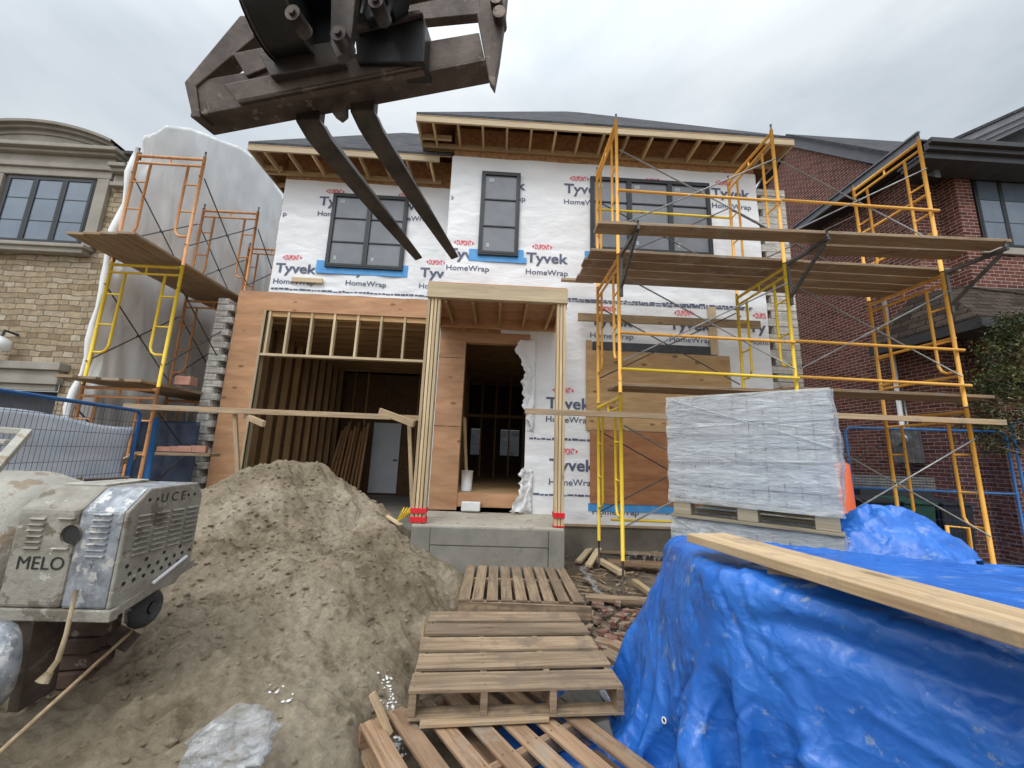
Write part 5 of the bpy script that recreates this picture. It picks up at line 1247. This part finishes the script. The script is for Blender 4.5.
for (px, py) in [(598, 604), (607, 612), (618, 603), (627, 610), (614, 622), (625, 626), (633, 620), (604, 630), (620, 637), (634, 634), (596, 618), (640, 612), (588, 628), (630, 645), (611, 641), (644, 628), (602, 596), (623, 616), (636, 640), (606, 648)]:
    q = aZ(px, py, .03); chunk((q.x, q.y, .005+rb.random()*.04), (rb.uniform(.08, .14), rb.uniform(.05, .09), rb.uniform(.04, .06)), RUBBLE, 'piece of broken brick in the rubble between the pallets and the tarp', 'brick rubble', 'pieces of broken brick', rb, 'broken_brick')
q = aZ(592, 716, .05); chunk((q.x, q.y, .06), (.34, .17, .11), CONC, 'grey concrete lump half under the middle pallet, right side', 'concrete lump', None, rb, 'concrete_lump')
q = aZ(560, 700, .05); chunk((q.x+.1, q.y, .05), (.2, .12, .07), CONC, 'smaller concrete lump beside the bigger one near the pallets', 'concrete lump', None, rb, 'concrete_lump')
b = MB(); p, q = aZ(603, 697, .12), aZ(622, 690, .12); b.beam(p, q, .09, .03); b.build('silver_wrapper', WHITEP, None, bevel=.006, label='flat white and silver wrapper sticking out right of the middle pallet', cat='wrapper')
b = MB(); p = aZ(640, 548, .15)
for k in range(30): 
    x, y = rb.uniform(2.0, 3.6), rb.uniform(5.9, 6.35); s = rb.uniform(.03, .08); b.add([(x, y, .10), (x+s, y+s*.3, .16+s*rb.random()), (x+s*.3, y+s, .12), (x-s*.5, y+s*.4, .17)], [(0, 1, 2), (0, 2, 3), (1, 3, 2)])
b.build('plastic_litter', BAGM, None, label='shreds of clear plastic litter along the foundation', cat='litter', kind='stuff')
b = MB(); p, q = aZ(582, 570, .05), aZ(600, 596, .06)
for k in range(14):
    x, y = p.x+(q.x-p.x)*k/14+rb.uniform(-.03, .03), p.y+(q.y-p.y)*k/14; s = .07; b.add([(x, y, .05), (x+s, y+s*.3, .05+.06*rb.random()), (x+s*.3, y+s, .06), (x-s*.5, y+s*.4, .09)], [(0, 1, 2), (0, 2, 3), (1, 3, 2)])
b.build('film_shreds', BAGM, None, label='twisted strip of clear film on the dirt right of the first pallet', cat='litter', kind='stuff')
# bucket and odds in the doorway
t = thing('white_bucket', 'white bucket standing just inside the front door at the left', 'bucket'); p = aY(465.5, 480, 6.75)
MB().tube([(p.x+.02, 6.8, .965), (p.x+.02, 6.8, 1.30)], [.085, .10], 20).build('pail', WHITEP, t); settle(t)
b = MB(); p = aY(474, 507, 6.42); b.beam((p.x-.16, 6.42, .70), (p.x+.1, 6.42, .71), .1, .012); b.v = [(x, y, z+.12*(y < 6.4)+.02*math.sin(x*40)) for x, y, z in b.v]; 
MB().pbox(p.x-.2, p.x+.1, 6.35, 6.40, .69, .84).build('paper_bag', WHITEP, None, bevel=.02, label='white paper bag lying on the porch slab against the door sill', cat='bag')
MB().beam((-.47, 6.85, .97), (-.62, 7.3, 2.25), .05, .03).build('leaning_stick', STUDW, None, label='thin brown stick leaning inside the front doorway', cat='stick')
GB = 'boards leaning in the garage'
for k in range(9):
    x = -4.45+.09*k; MB().beam((x, 10.6+.05*k, .28), (x+.03, 11.3, 2.1+.12*(k % 3)), .06, .03).build('leaning_board', PLY if k % 2 else STUDW, None, label='one of the narrow boards leaning upright at the back of the garage', cat='board', group=GB)
b = MB()
for k in range(5): b.tube([aZ(398+2*k, 520-1*k, .72), aZ(404+3*k, 508, .74)], .012, 6)
b.build('yellow_hose', YELLOW, None, label='coil of yellow hose at the foot of the left porch post', cat='hose')
p, q = aY(380, 512, 5.5), aY(401, 525, 5.3); MB().beam(p, q, .07, .02).build('pale_slat', PINE2, None, label='pale slat poking out of the sand beside the porch', cat='board', bevel=.002)
MB().beam(aZ(262, 500, 1.05)+V((0, 0, 0)), aZ(262, 500, 1.05)+V((.01, 0, 0)), .01, .01) if False else None
# ------------------------------------------------------------------ fences
def fence_panel(A, B_, h, label, group, rails=(0.,), z0=0.02, nh=11, vs=.055, mid=None):
    A, B_ = V(A), V(B_); d = (B_-A).normalized(); L = (B_-A).length; t = thing('mesh_fence', label, 'fence', group); up_ = V((0, 0, 1))
    mb = MB(); mb.tube([A+up_*z0, A+up_*(h-.06), A+up_*h+d*.06, B_+up_*h-d*.06, B_+up_*(h-.06), B_+up_*z0], .021, 8); mb.tube([A+up_*(z0+.12), B_+up_*(z0+.12)], .018, 8)
    if mid: mb.tube([A+up_*mid, B_+up_*mid], .018, 8)
    mb.build('tube_frame', BLUEP, t)
    mb = MB(); n = int(L/vs)
    for k in range(1, n): p = A+d*(L*k/n); mb.tube([p+up_*(z0+.12), p+up_*h], .0024, 4, cap=False)
    for k in range(1, nh): z = z0+.12+(h-z0-.12)*k/nh; mb.tube([A+up_*z, B_+up_*z], .0024, 4, cap=False)
    mb.build('wire_mesh', MESHM, t)
    for p in (A, B_):
        MB().box(p.x-.3, p.x+.3, p.y-.09, p.y+.09, -.05+max(0, sand_at(p.x, p.y)), .06+max(0, sand_at(p.x, p.y))).build('foot_block', CONC, t, bevel=.02)
    return settle(t)
fence_panel((-4.02, 2.45, 0), (-4.60, 5.15, 0), 1.98, 'blue wire mesh fence panel in front of the pale sheet, behind the cement mixer', 'mesh fence panels', nh=12)
b = MB()
def fs(u, v):
    p = V((-4.06, 2.45, 0)).lerp(V((-4.64, 5.15, 0)), u); z = .15 + (1.66 - .02*math.sin(u*9))*v + .03*math.sin(u*5)*v
    nn = .05*fbm(np.array([u*3.]), np.array([v*3.+u*2]), 1.2, 3, 33)[0]
    return (p.x-.04+nn, p.y+.3*nn, z)
b.grid(fs, 60, 36); b.build('privacy_sheet', FSHEET, None, label='pale blue white sheet hung behind the left mesh fence panel', cat='sheet', solid=.003)
b = MB()
def fs2(u, v):
    x = -6.0+1.0*u; nn = .06*fbm(np.array([u*3.]), np.array([v*3.]), 1.2, 3, 35)[0]; return (x, 6.75+nn, .1+1.85*v)
b.grid(fs2, 20, 30); b.build('dark_tarp', DKSHEET, None, label='dark blue tarp hung low between the left scaffold and the garage corner', cat='tarp', solid=.003)
MB().tube([aY(157, 418, 5.2), aY(148, 476, 5.2)-V((0, 0, .6))], .035, 8).build('blue_post', BLUEP, None, label='blue steel post standing right of the left fence panel', cat='post')
fr = aY(1003, 423, 6.15); fl = aY(846, 436, 6.45)
fence_panel((fl.x, 6.45, 0), (fr.x, 6.15, 0), (fr.z+fl.z)/2, 'wide blue wire mesh fence panel in front of the brick house and bins', 'mesh fence panels', nh=13, mid=1.25)
fence_panel((fr.x+.10, 6.12, 0), (fr.x+1.6, 4.9, 0), fr.z+.02, 'blue wire mesh fence panel at the far right edge before the evergreen', 'mesh fence panels', nh=13, mid=1.25)
b = MB()
def fs3(u, v):
    x = 8.0+1.9*u; nn = .08*fbm(np.array([u*3.]), np.array([v*3.]), 1.2, 3, 37)[0]; return (x, 6.55-.9*u+nn, .05+1.1*v)
# wheelie bins
def bin_(x, y, mt, label, ang=0.):
    t = thing('wheeled_bin', label, 'wheeled bin', 'bins behind the mesh fence')
    b = MB(); w0, w1 = .24, .29; c8 = [(x-w0, y-w0, .08), (x+w0, y-w0, .08), (x+w0, y+w0, .08), (x-w0, y+w0, .08), (x-w1, y-w1, .98), (x+w1, y-w1, .98), (x+w1, y+w1, .98), (x-w1, y+w1, .98)]
    b.add(c8, [(0, 3, 2, 1), (4, 5, 6, 7), (0, 1, 5, 4), (1, 2, 6, 5), (2, 3, 7, 6), (3, 0, 4, 7)]); b.build('body', mt, t, bevel=.02)
    b = MB(); b.prism([(x-.31, y-.33, .985), (x+.31, y-.33, .985), (x+.31, y+.31, 1.03), (x-.31, y+.31, 1.03)], (0, 0, .045)); b.build('lid', mt, t, bevel=.015)
    for s in (-1, 1): MB().tube([(x+s*.22, y+.26, .10), (x+s*.27, y+.26, .10)], .10, 16).build('wheel', BLACKM, t)
    MB().tube([(x-.2, y+.33, 1.0), (x+.2, y+.33, 1.0)], .016).build('handle', BLACKM, t)
    if mt is GRNB: MB().pbox(x-.12, x-.04, y-.297, y-.28, .6, .82).build('sticker', WHITEP, t)
    return settle(t)
BLKB = plain('black_bin_plastic', (.012, .014, .018), (.022, .024, .03), 5, .4, .1); GRNB = plain('green_bin_plastic', (.006, .05, .03), (.01, .07, .042), 5, .4, .1)
bin_(6.75, 7.0, BLKB, 'black wheeled bin behind the fence between the brick wall meter and the green bin'); bin_(7.45, 7.0, GRNB, 'dark green wheeled bin behind the mesh fence'); bin_(8.15, 7.0, BLKB, 'black wheeled bin behind the fence nearest the evergreen')
b = MB()
for k in range(5): b.beam((7.1, 7.72+.0, 1.22+.05*k), (8.75, 7.62, 1.22+.05*k), .2, .035)
b.build('siding_bundle', GALV, None, label='bundle of pale grey strips lying against the brick wall above the bins', cat='bundle', bevel=.003)
MB().box(7.2, 8.7, 7.55, 7.85, .0, 1.19).build('utility_box', DARKT, None, label='dark low box carrying the bundle of pale strips beside the brick wall', cat='box', bevel=.01)
# orange barrier behind the pavers
OR2 = plain('orange_plastic', (.62, .09, .02), (.70, .12, .03), 4, .4, .1)
t = thing('orange_barrel', 'orange traffic barrel standing half hidden behind the wrapped pavers', 'traffic barrel'); bx = aY(856, 490, 4.6); x, y = bx.x-.13, 4.65
MB().tube([(x, y, .02), (x, y, .35), (x, y, .37), (x, y, .72), (x, y, .74), (x, y, 1.10), (x, y, 1.14), (x, y, 1.62), (x, y, 1.66)], [.17, .165, .15, .145, .13, .125, .11, .10, .05], 24).build('barrel_shell', OR2, t)
MB().tube([(x, y, .01), (x, y, .06)], .22, 24).build('rubber_ring', BLACKM, t); settle(t)
# short scaffold end frame leaning
t = thing('guard_gate', 'small orange guard frame leaning at the foot of the right front scaffold leg', 'scaffold gate')
p0, p1, p2, p3 = aY(947, 526, 4.8), aY(968, 528, 4.8), aY(975, 578, 4.8), aY(953, 574, 4.8)
MB().tube([p3-V((0, 0, .25)), p3, p0, p1, p2, p2-V((0, 0, .25))], .02, 8).build('side_tube', ORANGE, t)
MB().tube([aY(960, 540, 4.8), aY(972, 575, 4.8)], .018, 8).tube([aY(951, 565, 4.8), aY(972, 567, 4.8)], .015, 8).build('strut', ORANGE, t); settle(t)
# ------------------------------------------------------------------ evergreen in front of the brick house
LEAF = [plain('yew_leaf', (.07, .085, .020), (.14, .14, .04), 3, .6, .0), plain('yew_leaf_dark', (.022, .034, .010), (.045, .06, .018), 3, .7, .0), plain('yew_leaf_brown', (.09, .065, .02), (.13, .10, .035), 3, .7, .0)]
t = thing('evergreen_tree', 'bushy dark evergreen with yellowish tips at the far right before the brick house', 'tree')
tc_ = V((8.85, 5.95, 0)); MB().tube([tc_, tc_+V((.05, 0, 1.2)), tc_+V((-.03, .05, 2.6)), tc_+V((0, 0, 3.9))], [.11, .09, .06, .02], 8).build('trunk', SCRAPW, t)
rt2 = random.Random(3); b = MB(); lm = MB()
for k in range(170):
    z = rt2.uniform(2.0, 4.2); R_ = .85*(1-max(0, (z-2.2)/2.3)**1.5)*(.75+.25*min(1, z/1.6)); a = rt2.uniform(0, 6.283); rr = R_*rt2.uniform(.45, 1.08)
    c_ = tc_+V((math.cos(a)*rr, math.sin(a)*rr*.8, z)); lm.tube([tc_+V((0, 0, z-.25)), c_], [.014, .005], 4)
    mi = rt2.choice([0, 0, 1, 1, 1, 2]) if rr > R_*.8 else 1
    for j in range(62):
        p = c_+V((rt2.gauss(0, .13), rt2.gauss(0, .12), rt2.gauss(0, .085))); d_ = V((rt2.gauss(0, 1), rt2.gauss(0, 1), rt2.gauss(-.1, .7))).normalized(); s_ = d_.cross(V((rt2.random(), rt2.random(), rt2.random()))).normalized()*.014; l_ = rt2.uniform(.04, .085)
        b.add([p-s_, p+s_, p+d_*l_], [(0, 1, 2)], mi if rt2.random() < .8 else 0)
b.build('crown', LEAF, t); lm.build('limbs', SCRAPW, t); settle(t)
# ------------------------------------------------------------------ lifting forks hanging overhead
fk = thing('fork_attachment', 'dark rusty steel fork carriage with two long tines hanging overhead in front of the house', 'lifting forks')
WD = (RT*((540-512)/F) - UP*((392-384)/F) + FW).normalized()
def at(px, py, d): return CAMP + ray(px, py)*d
def piece(name, poly, d, ext, mt=RUST, bevel=.006, slope=0.):
    """poly in the carriage plane at distance d, extruded along the fork direction"""
    return MB().prism([at(x, y, d) for x, y in poly], WD*ext).build(name, mt, fk, bevel=bevel)
D0 = 2.30
piece('lower_beam', [(190, 113), (486, 57), (486, 61), (190, 117)], D0, .17)
piece('web_plate', [(187, 82), (479, 32), (485, 60), (191, 115)], D0, .025)
piece('upper_beam', [(238, 19), (480, -18), (480, 14), (238, 37)], D0+.10, .06)
piece('end_plate', [(184, 82), (192, 117), (200, 117), (196, 86), (254, 38), (252, 16), (240, 15)], D0-.01, .10)
piece('end_plate', [(477, 16), (483, -8), (508, -14), (505, 16), (499, 60), (494, 88), (489, 80)], D0-.16, .05)
for (x_, y_) in ((497, 6), (500, 20)): 
    c_ = at(x_, y_, D0-.16); MB().tube([c_-WD*.05, c_+WD*.05], .035, 12).build('bolt', RUST, fk)
piece('angle_plate', [(223, 84), (421, 44), (424, 66), (238, 103)], D0-.07, .03)
piece('angle_lip', [(236, 99), (424, 62), (424, 66), (238, 103)], D0-.07, .07)
piece('inner_bracket', [(232, 53), (262, 47), (271, 66), (246, 76)], D0-.02, .06)
piece('coupler_plate', [(259, 54), (334, 40), (344, 62), (270, 76)], D0-.12, .10, TINEM)
piece('coupler_box', [(354, 27), (420, 10), (425, 20), (424, 62), (357, 62)], D0-.10, .16, BLACKM)
piece('coupler_box_edge', [(354, 24), (420, 8), (423, 13), (356, 30)], D0-.13, .03, RUST)
piece('latch_nub', [(330, 104), (345, 101), (345, 113), (339, 118), (332, 113)], D0+.06, .05, RUST)
c0, c1 = at(296, -60, D0-.25), at(300, 26, D0-.10)
MB().tube([at(259, 16, D0-.2), at(302, 9, D0-.2)], .19, 32).build('coupler_barrel', BLACKM, fk, bevel=.01)
for x_ in (260, 299): MB().tube([at(x_, 16-(x_-259)*.16, D0-.2), at(x_+2, 15.6-(x_-259)*.16, D0-.2)], .20, 32).build('barrel_collar', TINEM, fk)
piece('coupler_body', [(256, -60), (352, -60), (344, 44), (262, 56)], D0-.05, .10, BLACKM, .02)
piece('link_arm', [(332, -70), (362, -70), (352, 30), (348, 52), (337, 58), (330, 44)], D0-.30, .05, TINEM)
piece('link_arm', [(368, -70), (388, -70), (380, 14), (366, 20), (360, 8)], D0-.2, .06, BLACKM)
for q in ((341, 38), (378, 6), (296, 18)): c_ = at(*q, D0-.34); MB().tube([c_-WD*.03, c_+WD*.08], .04, 14).build('pin', TINEM, fk); MB().tube([c_-WD*.045, c_+WD*.0], .02, 6).build('pin_bolt', RUST, fk)
MB().tube([at(386, 8, D0-.2), at(392, 2, D0-.2), at(398, -30, D0-.25)], [.07, .09, .09], 18).build('hydraulic_cylinder', BLACKM, fk)
for k, off in enumerate((0, 14, 26)): MB().tube([at(362+off, 14, D0-.25), at(368+off, -14, D0-.3), at(356+off, -60, D0-.5)], .013, 8).build('hydraulic_hose', BLACKM, fk)
piece('cross_tube', [(378, -4), (440, -16), (440, -10), (378, 3)], D0-.12, .05, RUST)
piece('boom_head', [(250, -70), (370, -90), (360, -20), (262, -5)], D0-.2, .35, BLACKM, .02)
b = MB(); p = at(305, -45, D0-.1); b.beam(p, p-WD*4.5+V((0, 0, 1.6)), .28, .34); b.build('boom', RUST, fk, bevel=.02)
# tines: heel, bend and long tapering blade
def tine(heel_top, heel, bend, tip, dt, db, dtip, w_):
    A_, B2, C2, T_ = at(*heel_top, dt), at(*heel, dt), at(*bend, db), at(*tip, dtip)
    side = RT*.978 + UP*.2; side.normalize()
    path = [A_, B2, B2.lerp(C2, .5)+(C2-T_).normalized()*-.0, C2, C2.lerp(T_, .5), T_]; th = [.075, .075, .075, .065, .05, .016]
    b = MB(); vs = []
    for i, p in enumerate(path):
        d = (path[min(i+1, 5)]-path[max(i-1, 0)]).normalized(); s = (side - d*side.dot(d)).normalized(); u = s.cross(d).normalized()
        ww = w_/2*(1, 1, .95, .9, .72, .5)[i]
        for a, c_ in ((-1, -1), (1, -1), (1, 1), (-1, 1)): vs.append(p+s*ww*a+u*th[i]/2*c_)
    fs = [(0, 1, 2, 3), (23, 22, 21, 20)]
    for i in range(5):
        for k in range(4): a = i*4; fs.append((a+k, a+4+k, a+4+(k+1) % 4, a+(k+1) % 4))
    b.add(vs, fs); return b.build('tine', TINEM, fk, bevel=.008)
tine((313, 95), (310, 123), (323, 142), (419, 259), 2.46, 2.52, 3.62, .15)
tine((366, 85), (364, 114), (374, 133), (455, 258), 2.46, 2.52, 3.62, .15)
settle(fk)
# splinters and laths littering the dirt
b = MB(); rs5 = random.Random(21)
for k in range(260):
    x = rs5.uniform(.95, 1.9) if k % 3 else rs5.uniform(-.5, 3.2); y = rs5.uniform(2.7, 6.3) if k % 3 else rs5.uniform(5.75, 6.4)
    if -1.1 < x < .95 and y > 5.1: continue
    a = rs5.uniform(0, 3.14); L_ = rs5.uniform(.03, .20); z = gnd_at(x, y)+.008+rs5.random()*.02; e = V((math.cos(a), math.sin(a), rs5.uniform(-.12, .12)))*L_/2
    b.beam(V((x, y, z))-e, V((x, y, z))+e, rs5.uniform(.008, .03), rs5.uniform(.004, .014), m=rs5.choice([0, 0, 1, 2]))
b.build('wood_splinters', [SCRAPW, PALW, PALW2], None, label='splinters and lath ends littering the dirt by the foundation and tarp', cat='wood splinters', kind='stuff')
